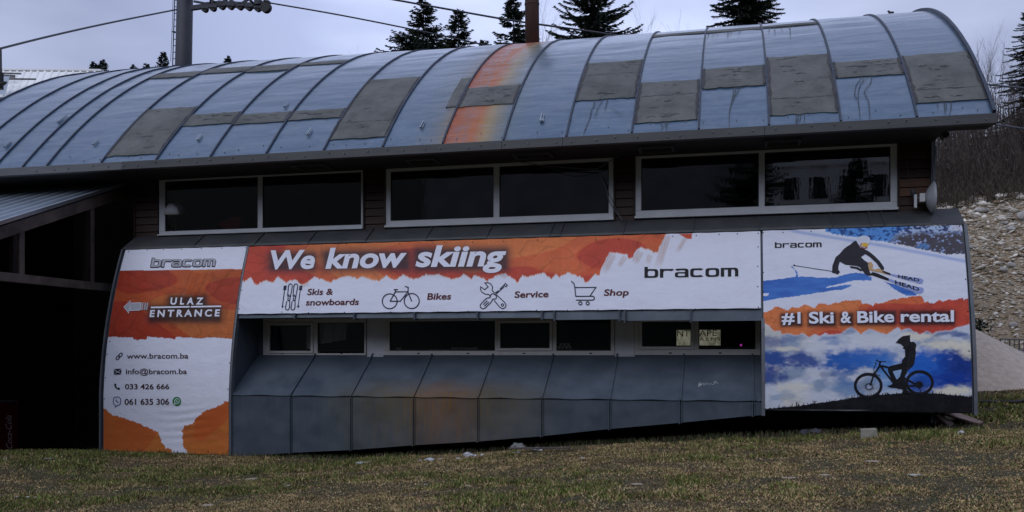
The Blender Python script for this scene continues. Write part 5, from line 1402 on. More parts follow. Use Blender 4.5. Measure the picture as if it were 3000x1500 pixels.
# glowing board imitates daylight in a far opening, dark capitals in front
t = NT('daylight_glow'); v = t.mapping((1, 1, .5), src='World'); t.set((.3, .3, .28), .7, 0)
t.l.new(t.mix(t.ramp(t.noise(v, 11, 5, .7), [(.4, 0.0), (.6, 1.0)]), (.22, .21, .15), (.62, .60, .46)), t.b.inputs['Emission Color']); t.b.inputs['Emission Strength'].default_value = .30; M['glow_board'] = t.m
ns_ = thing('far_daylight_board', tuple(at(2046, 1012, 16.06)), 'glowing board standing in for a daylit far opening with dark capitals, rightmost lower window', 'glow_board')
a = at(1982, 967, 16.07); b = at(2111, 1012, 16.07)
box('board', a.x, b.x, 16.07, 16.085, b.z, a.z, M['glow_board'], ns_)
for (s, x0, y0, x1, y1, h) in (('NT', 1984, 986, 2020, 986, 19), ('APE', 2048, 985, 2100, 984, 18), ('A L', 2050, 999, 2078, 999, 11), ('PM', 2108, 999, 2082, 999, 11)):
    tv, tf = text(s, x0, y0, x1, y1, h, 0, None, bold=.0, raw2d=True, hy=(0, -1))
    obj('lettering', [at(x, y, 16.066) for x, y in tv], tf, M['black'], ns_)

# ------------------------------------------------------------------ conifers and bare trees
def conifer_parts(seed, H0, R, ws=1.0, p=.8, dens=1.0, droop=.25, hang=.0, leaf=1.0):
    rg = np.random.RandomState(seed)
    H = H0; T = []
    z = .10 * H
    while z < H * .985:
        f = 1 - z / H; nb_ = rg.randint(5, 8)
        for b in range(nb_):
            az = rg.uniform(0, 2 * np.pi); L = R * f ** p * rg.uniform(.62, 1.12) + .12
            if rg.rand() < .07: L *= .45
            rise = rg.uniform(.0, .25) + .35 * (1 - f) ** 3
            d = np.array([np.cos(az), np.sin(az), 0]); s_ = np.array([-np.sin(az), np.cos(az), 0])
            nst = max(3, int(L / .17 * dens)); zz0 = z + rg.uniform(-.12, .12)
            prev = None
            for k in range(nst + 1):
                t_ = k / nst
                c = d * L * t_ + np.array([0, 0, zz0 + L * (rise * t_ - droop * 1.9 * t_ * t_ + .22 * t_ ** 4)])
                if prev is not None:
                    w = .03 * (1 - t_) + .01
                    T += [prev - s_ * w, prev + s_ * w, c]
                prev = c
                if k == 0: continue
                l = (.42 * (1 - t_) * min(1, L / 1.5) + .17) * leaf
                for sg in (-1, 1):
                    a2 = rg.uniform(.5, 1.1); dd = d * np.cos(a2) + s_ * sg * np.sin(a2); ll = l * rg.uniform(.6, 1.2)
                    tip = c + dd * ll + np.array([0, 0, -ll * rg.uniform(-.12, .4)])
                    q = np.cross(dd, [0, 0, 1]) * .07 * leaf + np.array([0, 0, .05 * leaf * rg.uniform(-1, 1)])
                    T += [c - q, c + q, tip]
                    T += [c * .5 + tip * .5 + np.array([0, 0, .05]), c * .7 + tip * .3 - np.array([0, 0, .07 * leaf]), tip + d * .12 - np.array([0, 0, .03])]
                if hang and rg.rand() < .75:
                    hl = hang * rg.uniform(.5, 1.2) * (1 - .4 * t_); w = .045
                    T += [c - d * w, c + d * w, c + np.array([rg.uniform(-.05, .05), rg.uniform(-.05, .05), -hl])]
                if k == nst:
                    T += [c - s_ * .06, c + s_ * .06, c + d * .2 + np.array([0, 0, .06])]
        z += rg.uniform(.16, .30) * ws * (1.0 if f > .12 else .65)
    # leader
    for i in range(24):
        a2 = rg.uniform(0, 2 * np.pi); zb = H * .965 + rg.uniform(0, .03) * H; ll = rg.uniform(.1, .28)
        c = np.array([0, 0, zb]); T += [c - [0, 0, .04], c + [0, 0, .04], c + np.array([np.cos(a2) * ll, np.sin(a2) * ll, .12])]
    return np.array(T)
TREE = {}
def make_conifer(key, name, X, Y, H, label, group=None, rot=0.0, **kw):
    z = float(gz(X, Y)) - .1
    r = thing(name, (X, Y, z), label, 'tree', group)
    if key not in TREE:
        T = conifer_parts(**kw); H0 = kw['H0']
        o = raw('crown', T + np.array([X, Y, z]), np.arange(len(T)).reshape(-1, 3), M['needles'], r)
        tr = MB().tube([(X, Y, z - .3), (X, Y, z + H0 * .5), (X, Y, z + H0 * .985)], [H0 * .013, H0 * .008, .012], 8).build('trunk', M['bark'], r)
        TREE[key] = (o, tr, H0)
    o, tr, H0 = TREE[key]
    if o.parent is not r:
        for s in (o, tr):
            c = s.copy(); col.objects.link(c); c.parent = r
    sc_ = H / H0; r.scale = (sc_, sc_, sc_); r.rotation_euler = (0, 0, rot)
    return r
def conifer_at(key, name, px, pytop, Y, label, group='conifers behind the roof', rot=0.0, **kw):
    p = at(px, pytop, Y); g = float(gz(p.x, Y)) - .1
    return make_conifer(key, name, p.x, Y, p.z - g, label, group, rot, **kw)
KA = dict(leaf=1.2, ws=1.2, seed=3, H0=17, R=7.2, p=.92, droop=.14, dens=1.15)
KB = dict(leaf=1.2, ws=1.15, seed=8, H0=17, R=7.0, p=.95, droop=.12, dens=1.15)
KC = dict(leaf=1.2, ws=1.3, seed=15, H0=22, R=9.4, p=.85, droop=.13, dens=1.3)
KD = dict(leaf=1.2, ws=1.25, seed=21, H0=24, R=9.2, p=.75, droop=.26, dens=1.3, hang=.55)
KF = dict(seed=44, H0=30, R=10.5, p=1.05, droop=.10, dens=.8, ws=1.25, leaf=1.4)
KE = dict(seed=27, H0=24, R=8.6, p=.8, droop=.24, dens=1.2, hang=.4, ws=1.3)
conifer_at('a', 'spruce_tree', 1240, -4, 42, 'ragged dark spruce, tallest of the pair left of the chimney', **KA)
conifer_at('b', 'spruce_tree', 1343, 22, 43, 'full dark spruce between the ragged spruce and the chimney', rot=1.0, **KB)
conifer_at('b2', 'spruce_tree', 1192, 98, 40, 'low blunt-topped dark spruce at the left foot of the ragged spruce', **dict(seed=31, H0=15, R=6.5, p=.55, droop=.2, dens=1.0))
conifer_at('b', 'spruce_tree', 1418, 113, 45, 'small spruce tip barely above the roof between two tall spruces and chimney', rot=2.0, **KB)
conifer_at('b', 'spruce_tree', 1504, -10, 40, 'narrow spruce immediately left of the rusty chimney', rot=3.3, **dict(KB))
conifer_at('c', 'spruce_tree', 1737, -135, 37, 'big broad spruce immediately right of the rusty chimney', rot=.4, **KC)
conifer_at('d', 'spruce_tree', 2182, -150, 37, 'very tall spruce with drooping branches above the right half of the roof', rot=1.2, **KD)
conifer_at('f', 'spruce_tree', 275, 177, 78, 'left twin of the tiny spruces over the far left roof end', group='tiny distant conifers over the left roof', rot=.3, **KF)
conifer_at('f', 'spruce_tree', 302, 171, 80, 'right and taller twin of the tiny spruces over the far left roof end', group='tiny distant conifers over the left roof', rot=1.3, **KF)
conifer_at('f', 'spruce_tree', 288, 184, 79, 'lowest of the three clustered tiny spruces over the far left roof end', group='tiny distant conifers over the left roof', rot=2.3, **KF)
conifer_at('f', 'spruce_tree', 392, 186, 76, 'tiny spruce tip, left one of two low ones left of the lift tower', group='tiny distant conifers over the left roof', rot=.5, **KF)
conifer_at('f', 'spruce_tree', 429, 182, 77, 'tiny spruce tip, right one of two low ones left of the lift tower', group='tiny distant conifers over the left roof', rot=2.6, **KF)
conifer_at('f', 'spruce_tree', 478, 148, 66, 'small full spruce just left of the lift tower ladder', group='tiny distant conifers over the left roof', rot=2.0, **KF)
conifer_at('f', 'spruce_tree', 668, 160, 66, 'lone small spruce right of the lift tower', group='tiny distant conifers over the left roof', rot=4.0, **KF)
conifer_at('e', 'spruce_tree', 3030, -5, 43, 'huge dark conifer with drooping branches cut by the right picture edge', group='conifers on the right slope', rot=2.2, **KE)

def bare_tree(seed, H, spread=.5, levels=5, thick=.012, lean=0.0, up=.5, kids=(3, 5)):
    rr = random.Random(seed); V = []; F = []
    def seg(a, b, ra, rb):
        d = (b - a).normalized(); s = d.cross(Vector((.31, .77, .2))).normalized(); t_ = d.cross(s)
        n = len(V)
        for p, r in ((a, ra), (b, rb)):
            for k in range(3):
                th = 2 * math.pi * k / 3; q = p + (s * math.cos(th) + t_ * math.sin(th)) * r; V.append(tuple(q))
        for k in range(3): k2 = (k + 1) % 3; F.append((n + k, n + k2, n + 3 + k2, n + 3 + k))
    def grow(p, d, L, r, lv):
        n = 4
        for i in range(n):
            d2 = (d + Vector((rr.uniform(-1, 1), rr.uniform(-1, 1), rr.uniform(-.3, .6) * up)) * .13).normalized()
            q = p + d2 * L / n; seg(p, q, r, r * .82); p, d, r = q, d2, r * .82
            if lv > 0 and (i > 0 or lv < levels):
                for _ in range(rr.randint(*kids) if i == n - 1 else rr.randint(1, 2)):
                    a = Vector((rr.uniform(-1, 1), rr.uniform(-1, 1), rr.uniform(-.2, .8)))
                    nd = (d * (1 - spread * .6) + a.normalized() * spread).normalized()
                    grow(p, nd, L * rr.uniform(.42, .68), r * .6, lv - 1)
    grow(Vector((0, 0, 0)), Vector((lean, 0, 1)).normalized(), H * .42, H * thick, levels)
    m = max(v[2] for v in V); s = H / m
    return [(x * s, y * s, z * s) for x, y, z in V], F
def bare_at(px, pytop, Y, seed, label, name='bare_tree', mat='birch', group='bare trees behind the roof', **kw):
    p = at(px, pytop, Y); g = float(gz(p.x, Y)) - .1; H = p.z - g
    V, F = bare_tree(seed, H, **kw)
    ys_ = np.array(V); top = ys_[ys_[:, 2].argmax()]
    ys_ = ys_ + np.array([p.x - top[0] * .6, Y, g])
    r = thing(name, (p.x, Y, g), label, 'tree', group)
    raw('branches', ys_, np.array(F), M[mat], r)
    return r
BK = dict(levels=4, spread=.42, thick=.008, kids=(2, 3))
bare_at(1165, 95, 41, 1, 'bare twiggy tree left of the low blunt spruce', **BK)
bare_at(1437, 55, 44, 2, 'thin bare tree between the full spruce and the chimney', **BK)
bare_at(1600, -10, 42, 3, 'pale bare birch behind the right side of the chimney', **BK)
bare_at(1886, 0, 44, 4, 'tallest bare pale tree right of the broad spruce', **BK)
bare_at(1935, 38, 45, 5, 'bushy bare pale tree in the middle of the gap right of the broad spruce', **BK)
bare_at(1985, 36, 46, 6, 'bare pale tree leaning right in the gap before the drooping spruce', lean=.15, **BK)
bare_at(2040, 66, 47, 7, 'faint single bare stem just left of the drooping spruce', **dict(BK, levels=2))
bare_at(895, 165, 60, 8, 'faint low bare twigs over the roof right of the lone small spruce', **BK)
GR = 'bare trees on the right slope'
for i, (px, pt, Y, lab) in enumerate([(2898, 48, 40, 'tallest bare tree beside the right roof end, branches fanning up'), (2940, 118, 42, 'bare tree with fanning twigs between the tallest bare tree and the conifer'),
        (2868, 150, 39, 'bare tree touching the right roof edge'), (2975, 190, 44, 'bare tree half hidden in front of the conifer'), (2915, 230, 38, 'low leaning bare tree under the upper right cable'), (2850, 240, 41, 'bare stems showing through behind the right roof corner')]):
    bare_at(px, pt, Y, 30 + i, lab, mat='twig', group=GR, **dict(BK, levels=4, thick=.008, spread=.36))

# thicket of thin bare stems on the right slope
def thicket(n, xr, yr, hr, seed, name, label, mat, r=(.010, .028)):
    rg = np.random.RandomState(seed)
    X = rg.uniform(*xr, n); Y = rg.uniform(*yr, n); Z = gz(X, Y) - .05
    H = rg.uniform(*hr, n) * (1 - .35 * rg.rand(n)); R = rg.uniform(*r, n)
    V = []; F = []; k = 5; cnt = 0
    az = rg.uniform(0, 2 * np.pi, n); ln = rg.uniform(.02, .32, n)
    T = np.linspace(0, 1, k)
    P = np.stack([X[:, None] + np.cos(az)[:, None] * ln[:, None] * H[:, None] * T ** 1.6 + rg.normal(0, .035, (n, k)) * T,
                  Y[:, None] + np.sin(az)[:, None] * ln[:, None] * H[:, None] * T ** 1.6 + rg.normal(0, .035, (n, k)) * T,
                  Z[:, None] + H[:, None] * T], -1)
    W = R[:, None] * (1 - .85 * T)
    a = P + np.stack([W, W * 0, W * 0], -1); b = P + np.stack([-W * .5, W * .87, W * 0], -1); c = P + np.stack([-W * .5, -W * .87, W * 0], -1)
    VV = np.stack([a, b, c], 2).reshape(-1, 3)
    base = (np.arange(n) * k * 3)[:, None, None] + (np.arange(k - 1) * 3)[None, :, None]
    quads = []
    for s in range(3):
        s2 = (s + 1) % 3
        q = np.stack([base + s, base + s2, base + 3 + s2, base + 3 + s], -1).reshape(-1, 4); quads.append(q)
    # side twigs as slim triangles
    nt_ = 9
    idx = np.repeat(np.arange(n), nt_); tt = rg.uniform(.25, 1, n * nt_); seg_ = np.clip((tt * (k - 1)).astype(int), 0, k - 2); fr_ = tt * (k - 1) - seg_
    B = P[idx, seg_] * (1 - fr_)[:, None] + P[idx, seg_ + 1] * fr_[:, None]
    a2 = rg.uniform(0, 2 * np.pi, n * nt_); L = rg.uniform(.15, .75, n * nt_) * (1.1 - tt * .6)
    tip = B + np.stack([np.cos(a2) * L * .6, np.sin(a2) * L * .6, L * rg.uniform(.4, 1, n * nt_)], -1)
    w = .009
    tw_ = np.stack([B + [w, 0, 0], B - [w, 0, 0], tip], 1).reshape(-1, 3)
    o = raw(name, VV, np.concatenate(quads), M[mat]); tag(o, label, None, kind='stuff')
    o2 = raw('thicket_twigs', tw_, np.arange(len(tw_)).reshape(-1, 3), M[mat]); tag(o2, None, None, kind='stuff'); o2['label'] = 'fine side twigs of the brown thicket on the right slope'
    return o
thicket(2600, (3.0, 18), (36.3, 47), (1.6, 4.6), 5, 'thicket', 'dense brown leafless thicket on the slope above the stones at right', 'twig')
thicket(2200, (3.0, 16), (35.6, 40), (.4, 1.2), 6, 'dry_weeds', 'low dry weeds along the foot of the thicket at right', 'brush', (.01, .02))
thicket(900, (4, 22), (46, 62), (3.5, 7.0), 7, 'far_thicket', 'taller bare stems at the back of the right slope', 'twig', (.02, .045))

# ------------------------------------------------------------------ scree slope, sand heap, fence, hose
rg = np.random.RandomState(2)
def stones(n, X, Y, size, seed, name, label, flat_=.6, zoff=0.0):
    rg = np.random.RandomState(seed)
    base = np.array([(1,0,0),(-1,0,0),(0,1,0),(0,-1,0),(0,0,1),(0,0,-1),(.6,.6,.5),(-.6,.55,.4),(-.5,-.6,.5),(.55,-.6,.45)], float)
    bm = bmesh.new()
    for v in base: bm.verts.new(v)
    bmesh.ops.convex_hull(bm, input=bm.verts[:]); bm.verts.ensure_lookup_table(); bm.faces.ensure_lookup_table()
    bv = np.array([v.co[:] for v in bm.verts]); bf = np.array([[v.index for v in f.verts] for f in bm.faces]); bm.free()
    Z = gz(X, Y) + zoff
    S = size * np.exp(rg.normal(0, .45, n))
    nv = len(bv)
    pts = bv[None] * (1 + rg.uniform(-.35, .35, (n, nv, 1)))
    pts = pts * np.stack([S * rg.uniform(.8, 1.5, n), S * rg.uniform(.7, 1.2, n), S * flat_ * rg.uniform(.5, 1.2, n)], -1)[:, None]
    th = rg.uniform(0, 2 * np.pi, n); c, s = np.cos(th), np.sin(th)
    x = pts[..., 0] * c[:, None] - pts[..., 1] * s[:, None]; y = pts[..., 0] * s[:, None] + pts[..., 1] * c[:, None]
    tl = rg.uniform(-.5, .5, n)[:, None]; z = pts[..., 2] + x * tl
    P = np.stack([x + X[:, None], y + Y[:, None], z + Z[:, None]], -1).reshape(-1, 3)
    F = (bf[None] + (np.arange(n) * nv)[:, None, None]).reshape(-1, 3)
    o = raw(name, P, F, M['stone']); tone = rg.uniform(0, 1, n) ** 1.3
    br = np.stack([.34 + .52 * tone, .305 + .50 * tone, .25 + .47 * tone], -1)
    brown = rg.rand(n) < .35; br[brown] = np.array([.27, .20, .13]) * (0.7 + .6 * rg.rand(brown.sum(), 1))
    set_tone(o, np.repeat(br, nv, 0)); tag(o, label, None, kind='stuff'); return o
M['stone'] = attr_mat('stone', .9, .2, (14, .5, (1, 1, 1)))
n = 24000; X = rg.uniform(3.2, 17, n); Y = 27.2 + 9.4 * rg.rand(n) ** .85
stones(n, X, Y, .036, 3, 'scree', 'pale loose stones covering the steep bank right of the skier banner')
n = 1900; X = rg.uniform(3.2, 17, n); Y = rg.uniform(31, 37.4, n)
stones(n, X, Y, .09, 4, 'coarse_scree', 'larger pale stones along the upper part of the bank', .55)
def rock(px, py, Y, w, h, label, seed, cat='rock', group=None, tone=(.42, .40, .38), name='rock', block=False):
    p = at(px, py, Y) if Y else on_ground(px, py)
    rr = random.Random(seed); bm = bmesh.new()
    if block:
        bmesh.ops.create_cube(bm, size=1.0)
        for v in bm.verts: v.co += Vector((rr.uniform(-.12, .12),) * 3)
        bmesh.ops.bevel(bm, geom=bm.edges[:], offset=.06, segments=1)
    else:
        bmesh.ops.create_icosphere(bm, subdivisions=2, radius=.5)
        for v in bm.verts:
            k_ = 1 + .35 * (rr.random() - .5); v.co *= k_
            if rr.random() < .3: v.co.z *= .7
    V = [(p.x + v.co.x * w, p.y + v.co.y * w * .8, p.z + h * (.35 + v.co.z)) for v in bm.verts]
    bm.verts.ensure_lookup_table(); F = [[v.index for v in f.verts] for f in bm.faces]; bm.free()
    key = 'rock_%s' % (str(tone)); 
    if key not in M: M[key] = simple('rock_surface', tuple(c * .75 for c in tone), tone, 6, .9, 0, .5, 25, bd=.01)
    o = obj(name, V, F, M[key], None, at0=(p.x, p.y, p.z)); tag(o, label, cat, group); return o
RG = 'big rocks on the right bank'
for i, (px, py, Y, w, h, lab) in enumerate([(2878, 622, 35.5, .62, .26, 'long whitish rock at the top left of the stony bank'), (2840, 728, 33, .28, .2, 'roundish pale rock near the banner edge on the upper bank'),
        (2998, 645, 35, .5, .5, 'white rock cut by the right picture edge'), (2962, 678, 34.5, .42, .26, 'pale double rock below the white edge rock'), (2942, 657, 35, .34, .16, 'slim white rock between the long and the edge rocks'),
        (2962, 782, 32, .32, .22, 'lone pale rock, upper one of the pair halfway up the bank'), (2940, 797, 31.8, .32, .24, 'grey rock, lower one of the pair halfway up the bank'), (2876, 955, 28.5, .24, .14, 'whitish flat rock at the foot of the bank'), (2968, 957, 28.5, .30, .18, 'pale rock right of the flat one at the foot of the bank')]):
    p = at(px, py, Y)
    # slide along the sight line to meet the slope
    a, b, c = ray(px, py); y = 26.0
    while y < 45 and c / b * y > float(gz(a / b * y, y)): y += .05
    rock(px, py, y - .05, w * .78, h * .8, lab, 100 + i, group=RG)
# sand heap
V = []; F = []; pc = at(2790, 950, 22.0); n = 40; m_ = 12
for j in range(m_ + 1):
    r = j / m_
    for i in range(n):
        t_ = 2 * math.pi * i / n; x = pc.x + 2.35 * r * math.cos(t_) * (1 + .06 * math.sin(3 * t_)); y = 22.0 + 2.2 * r * math.sin(t_)
        g = float(gz(x, y)); h = (zz(2800, 950, 22) + .15 - g) * (1 - r) ** .95 if r < 1 else -.05
        V.append((x, y, g + h + .04 * (float(fbm(np.array(x * 3), np.array(y * 3), 5)) - .5)))
for j in range(m_):
    for i in range(n): F.append((j*n+i, j*n+(i+1) % n, (j+1)*n+(i+1) % n, (j+1)*n+i))
sand = obj('sand_heap', V, F, simple('dry_sand', (.42, .35, .29), (.60, .51, .43), 8, .95, 0, .6, 14, bd=.03), None, smooth=True, at0=(pc.x, 22, float(gz(pc.x, 22))))
tag(sand, 'smooth grey-beige heap of sand beside the lower right banner edge', 'sand heap')
# railing
fe = thing('railing', tuple(at(2965, 1045, 25.6)), 'low galvanised railing in front of a pale kerb at the right picture edge', 'railing')
for px in range(2930, 3075, 14):
    a = at(px, 993, 25.6); bz = float(gz(a.x, 25.6)); MB().tube([(a.x, 25.6, bz), (a.x, 25.6, a.z)], .012 if (px - 2930) % 28 else .02, 5).build('baluster', M['trim'], fe)
beam('rail', at(2928, 993, 25.6), at(3075, 998, 25.6), .03, .035, M['trim'], fe)
beam('rail', at(2928, 1024, 25.6), at(3075, 1028, 25.6), .03, .025, M['trim'], fe)
beam('kerb', at(2928, 1042, 25.9), at(3075, 1050, 25.9), .2, .34, M['pier'], fe)
# shrub by the sand heap
sg_ = at(2858, 985, 24.5); rg2 = np.random.RandomState(9); nT = 700
c0 = np.array([sg_.x, 24.5, float(gz(sg_.x, 24.5))]); P = c0 + np.stack([rg2.normal(0, .13, nT), rg2.normal(0, .13, nT), rg2.uniform(0, 1.15, nT)], -1)
Tt = (P[:, None] + rg2.normal(0, .04, (nT, 3, 3))).reshape(-1, 3)
o = raw('shrub', Tt, np.arange(nT * 3).reshape(-1, 3), M['needles']); tag(o, 'dark upright shrub between the banner edge and the stony bank', 'shrub')
for i, (pts, lab) in enumerate([([(2845,1078),(2890,1076),(2950,1084),(3010,1090),(3080,1100)], 'black hose lying in front of the sand heap, upper one'), ([(2845,1080),(2900,1092),(2960,1104),(3020,1110),(3080,1112)], 'black hose lying in front of the sand heap, lower one')]):
    P = [on_ground(x, y) + Vector((0, 0, .03)) for x, y in pts]
    Q = []
    for k in range(len(P) - 1):
        for s in range(5): Q.append(P[k].lerp(P[k + 1], s / 5) + Vector((0, .05 * math.sin(k * 5 + s), .01 * math.sin(s * 2 + k))))
    tag(MB().tube(Q, .028, 6).build('hose', M['rubber'], smooth=True), lab, 'hose')

# ------------------------------------------------------------------ debris under and beside the building
rock(2546, 1284, None, .21, .17, 'pale broken block standing on the grass edge below the cyclist banner', 200, 'block', tone=(.36, .34, .28), name='concrete_block', block=True)
WG = 'small white stones along the grass edge'
for i, (px, py, w, h, lab) in enumerate([(1259, 1351, .17, .07, 'white stone, largest of the left cluster below the rusty skirt'), (1371, 1339, .17, .09, 'white stone, upper right of the cluster below the rusty skirt'), (1231, 1353, .07, .04, 'tiny white stone at the left end of the cluster'),
      (1292, 1347, .10, .03, 'small flat white stone right of the largest one'), (1392, 1339, .07, .05, 'small pale stone right of the upper right stone'), (1412, 1337, .06, .05, 'small pale stone at the right end of the cluster'), (1344, 1345, .10, .03, 'flat pale chip in the middle of the cluster'),
      (1518, 1318, .24, .15, 'grey stone in the shade under the skirt, biggest of the right group'), (1573, 1321, .20, .07, 'low white stone beside the grey one'), (1515, 1330, .13, .05, 'bluish white scrap in front of the grey stone'),
      (1068, 1357, .34, .025, 'long flat pale scrap on the grass edge right of the orange banner'), (2250, 1265, .07, .05, 'small pale pebble in the dark below the square banner'), (2816, 1273, .10, .07, 'small pale stone right of the square banner foot'),
      (2355, 1273, .15, .10, 'dim grey lump in the shade under the square banner, left one'), (2388, 1272, .22, .12, 'dim bluish lump in the shade under the square banner, right one')]):
    rock(px, py, None, w, h, lab, 210 + i, 'stone', WG, (.10, .10, .13) if 'dim' in lab else (.22, .22, .22) if 'grey stone' in lab else (.52, .52, .53), 'stone')
CG = 'pale chips lying on the lawn'
for i, (px, py, w) in enumerate([(142,1345,.22),(103,1470,.14),(48,1468,.13),(84,1480,.10),(609,1489,.25),(738,1405,.30),(842,1425,.16),(1165,1402,.13),(1491,1370,.10),(1707,1344,.14),(1868,1442,.22),(2418,1394,.18),(2681,1404,.22),(2560,1354,.34),(2300,1475,.12),(1248,1422,.10),(2318,1449,.16),(1371,1426,.12),(15,1345,.12)]):
    lab = ['pale elongated chip on the lawn below the orange banner, left', 'cream chip low on the lawn near the left edge', 'tan chip low on the lawn, leftmost', 'little pale chip under the cream one at left', 'whitish flat chip at the bottom edge left of centre', 'long pale chip on the lawn below the left end of the skirt', 'pale chip on the lawn right of the long one', 'pinkish chip in the centre of the lawn', 'small white chip on the lawn below the grey stone', 'pale chip on the grass edge right of the grey stone', 'cream chip on the lawn right of centre', 'pale curled chip on the lawn below the cyclist banner', 'pale bark scrap on the lawn below the square banner', 'long straw-coloured stick scrap on the lawn below the pale block', 'small light chip near the bottom right', 'small chip low in the centre of the lawn', 'light scrap low on the lawn right of centre', 'faint chip in the middle of the lawn', 'pale chip at the left edge by the dark lean-to'][i]
    rock(px, py, None, w * .62, .022, lab, 300 + i, 'chip', CG, (.36, .30, .23) if i % 3 else (.42, .40, .36), 'chip')
def board(name, q, th, mat, label):
    P = [on_ground(*p) for p in q] if False else q
    o = MB().prism([Vector(p) for p in q], [Vector(p) + Vector((0, .01, -th)) for p in q]).build(name, mat); tag(o, label, 'board'); return o
g1 = on_ground(2888, 1245); 
M['redboard'] = simple('faded_reddish_board', (.20, .13, .11), (.34, .24, .20), 5, .8, 0, .3)
board('board', [at(2765, 1211, 15.9), at(2810, 1209, 16.6), tuple(g1 + Vector((0, .12, .04))), tuple(g1 + Vector((-.14, -.1, .03)))], .03, M['redboard'], 'faded reddish board leaning out from under the right banner onto the grass')
board('board', [at(2738, 1213, 15.7), at(2752, 1213, 15.9), tuple(on_ground(2800, 1248) + Vector((0, .1, .04))), tuple(on_ground(2776, 1250) + Vector((0, -.1, .02)))], .03, M['redboard'], 'short broken board beside the reddish one under the right banner')
wr = [(at(2731, 1212, 15.6), at(2728, 1240, 15.5)), (at(2731, 1214, 15.6), at(2741, 1240, 15.3))]
o = MB().tube([wr[0][0], wr[0][1]], .018, 5).tube([wr[1][0], wr[1][1]], .014, 5).build('bent_pipe', M['trim']); tag(o, 'thin bent grey pipe hanging under the right end of the banner', 'pipe')
for i, (a, b, lab) in enumerate([((2375, 1240), (2500, 1262), 'dark plank lying in the shade behind the pale block'), ((1490, 1325), (1670, 1322), 'thin grey batten lying on the ground under the skirt'), ((2330, 1252), (2430, 1250), 'short dark stick in the shade under the square banner')]):
    pa, pb = on_ground(*a), on_ground(*b); o = beam('plank', pa + Vector((0, 0, .06)), pb + Vector((0, 0, .05)), .06, .03, M['timber'], None); tag(o, lab, 'plank')

# ------------------------------------------------------------------ grass
def blades(n, xf, y0, y1, seed, hr, green_bias=0.0, w=(.004, .0085)):
    rg = np.random.RandomState(seed)
    Y = y0 + (y1 - y0) * rg.rand(n)
    X = xf(Y, rg.rand(n))
    keep = ~((Y > 15.1) & (X < XB3 + .05))
    X, Y = X[keep], Y[keep]; n = len(X)
    clump = fbm(X * 2.0, Y * 2.0, 13, 4); big = fbm(X * .45, Y * .55, 14, 4)
    k2 = rg.rand(n) < .25 + 1.1 * sstep(.35, .75, clump)
    X, Y, clump, big = X[k2], Y[k2], clump[k2], big[k2]; n = len(X)
    Z = gz(X, Y)
    g = sstep(.46, .62, big + .35 * (clump - .5) + green_bias + rg.normal(0, .07, n))
    H = rg.uniform(*hr, n) * (.55 + .9 * clump) * (.7 + .75 * g)
    az = rg.uniform(0, 2 * np.pi, n); lay = rg.uniform(.3, 1.9, n) * (1.25 - .6 * g); fa = rg.uniform(0, 2 * np.pi, n)
    W = rg.uniform(*w, n)
    fine = fbm(X * 5.5, Y * 6.5, 19, 3)
    s = np.stack([np.cos(fa), np.sin(fa), 0 * fa], -1) * W[:, None]
    B = np.stack([X, Y, Z - .004], -1)
    nrm = np.sqrt(1 + lay ** 2)
    d = np.stack([np.cos(az) * lay, np.sin(az) * lay, np.ones(n)], -1) / nrm[:, None]
    mid = B + (d * .55 + np.array([0, 0, .15])) * H[:, None]
    tip = B + d * H[:, None]
    V = np.stack([B - s, B + s, mid + s * .7, mid - s * .7, tip], 1).reshape(-1, 3)
    i0 = np.arange(n) * 5
    F = np.concatenate([np.stack([i0, i0 + 1, i0 + 2], -1), np.stack([i0, i0 + 2, i0 + 3], -1), np.stack([i0 + 3, i0 + 2, i0 + 4], -1)])
    r = rg.rand(n, 1)
    dry = np.array([.33, .228, .112]) * (.45 + 1.0 * r) ; dry2 = np.array([.44, .34, .18]) * (.6 + .6 * r)
    dry = np.where(rg.rand(n, 1) < .22, dry2, dry)
    gr = np.array([.098, .118, .030]) * (.5 + 1.3 * r); gr2 = np.array([.18, .215, .045]) * (.6 + .6 * r)
    gr = np.where(rg.rand(n, 1) < .25, gr2, gr)
    C = np.where((rg.rand(n) < .14 + .66 * g)[:, None], gr, dry)
    C = C * (.72 + .56 * sstep(.25, .75, fine))[:, None] * (.8 + .4 * rg.rand(n, 1))
    return V, F, np.repeat(C, 5, 0)
M['grass'] = attr_mat('grass_blades', .8, .25)
def field(name, parts, label):
    Vs, Fs, Cs = [], [], []; k_ = 0
    for (V, F, C) in parts: Vs.append(V); Fs.append(F + k_); Cs.append(C); k_ += len(V)
    o = raw(name, np.concatenate(Vs), np.concatenate(Fs), M['grass']); set_tone(o, np.concatenate(Cs)); tag(o, label, 'grass', kind='stuff'); return o
xl_ = lambda Y, r: (-.98 + (.34 + .98) * r) * Y
field('grass', [blades(400000, xl_, 6.0, 12.2, 1, (.016, .045), -.13), blades(215000, xl_, 12.2, 15.0, 2, (.018, .055), -.08), blades(90000, lambda Y, r: (.34 + .6 * r) * Y, 5.0, 15.2, 4, (.018, .05), -.1, (.006, .012)), blades(50000, lambda Y, r: -(.98 + .4 * r) * Y, 6.0, 14.5, 6, (.018, .05), -.1, (.006, .012))], 'short matted lawn, dry brown mixed with green tufts, in front of the building')
field('far_grass', [blades(120000, lambda Y, r: 3.5 + r * 9.5, 15.2, 26.5, 3, (.025, .06), .04, (.006, .012))], 'greener grass running back past the right end of the building')
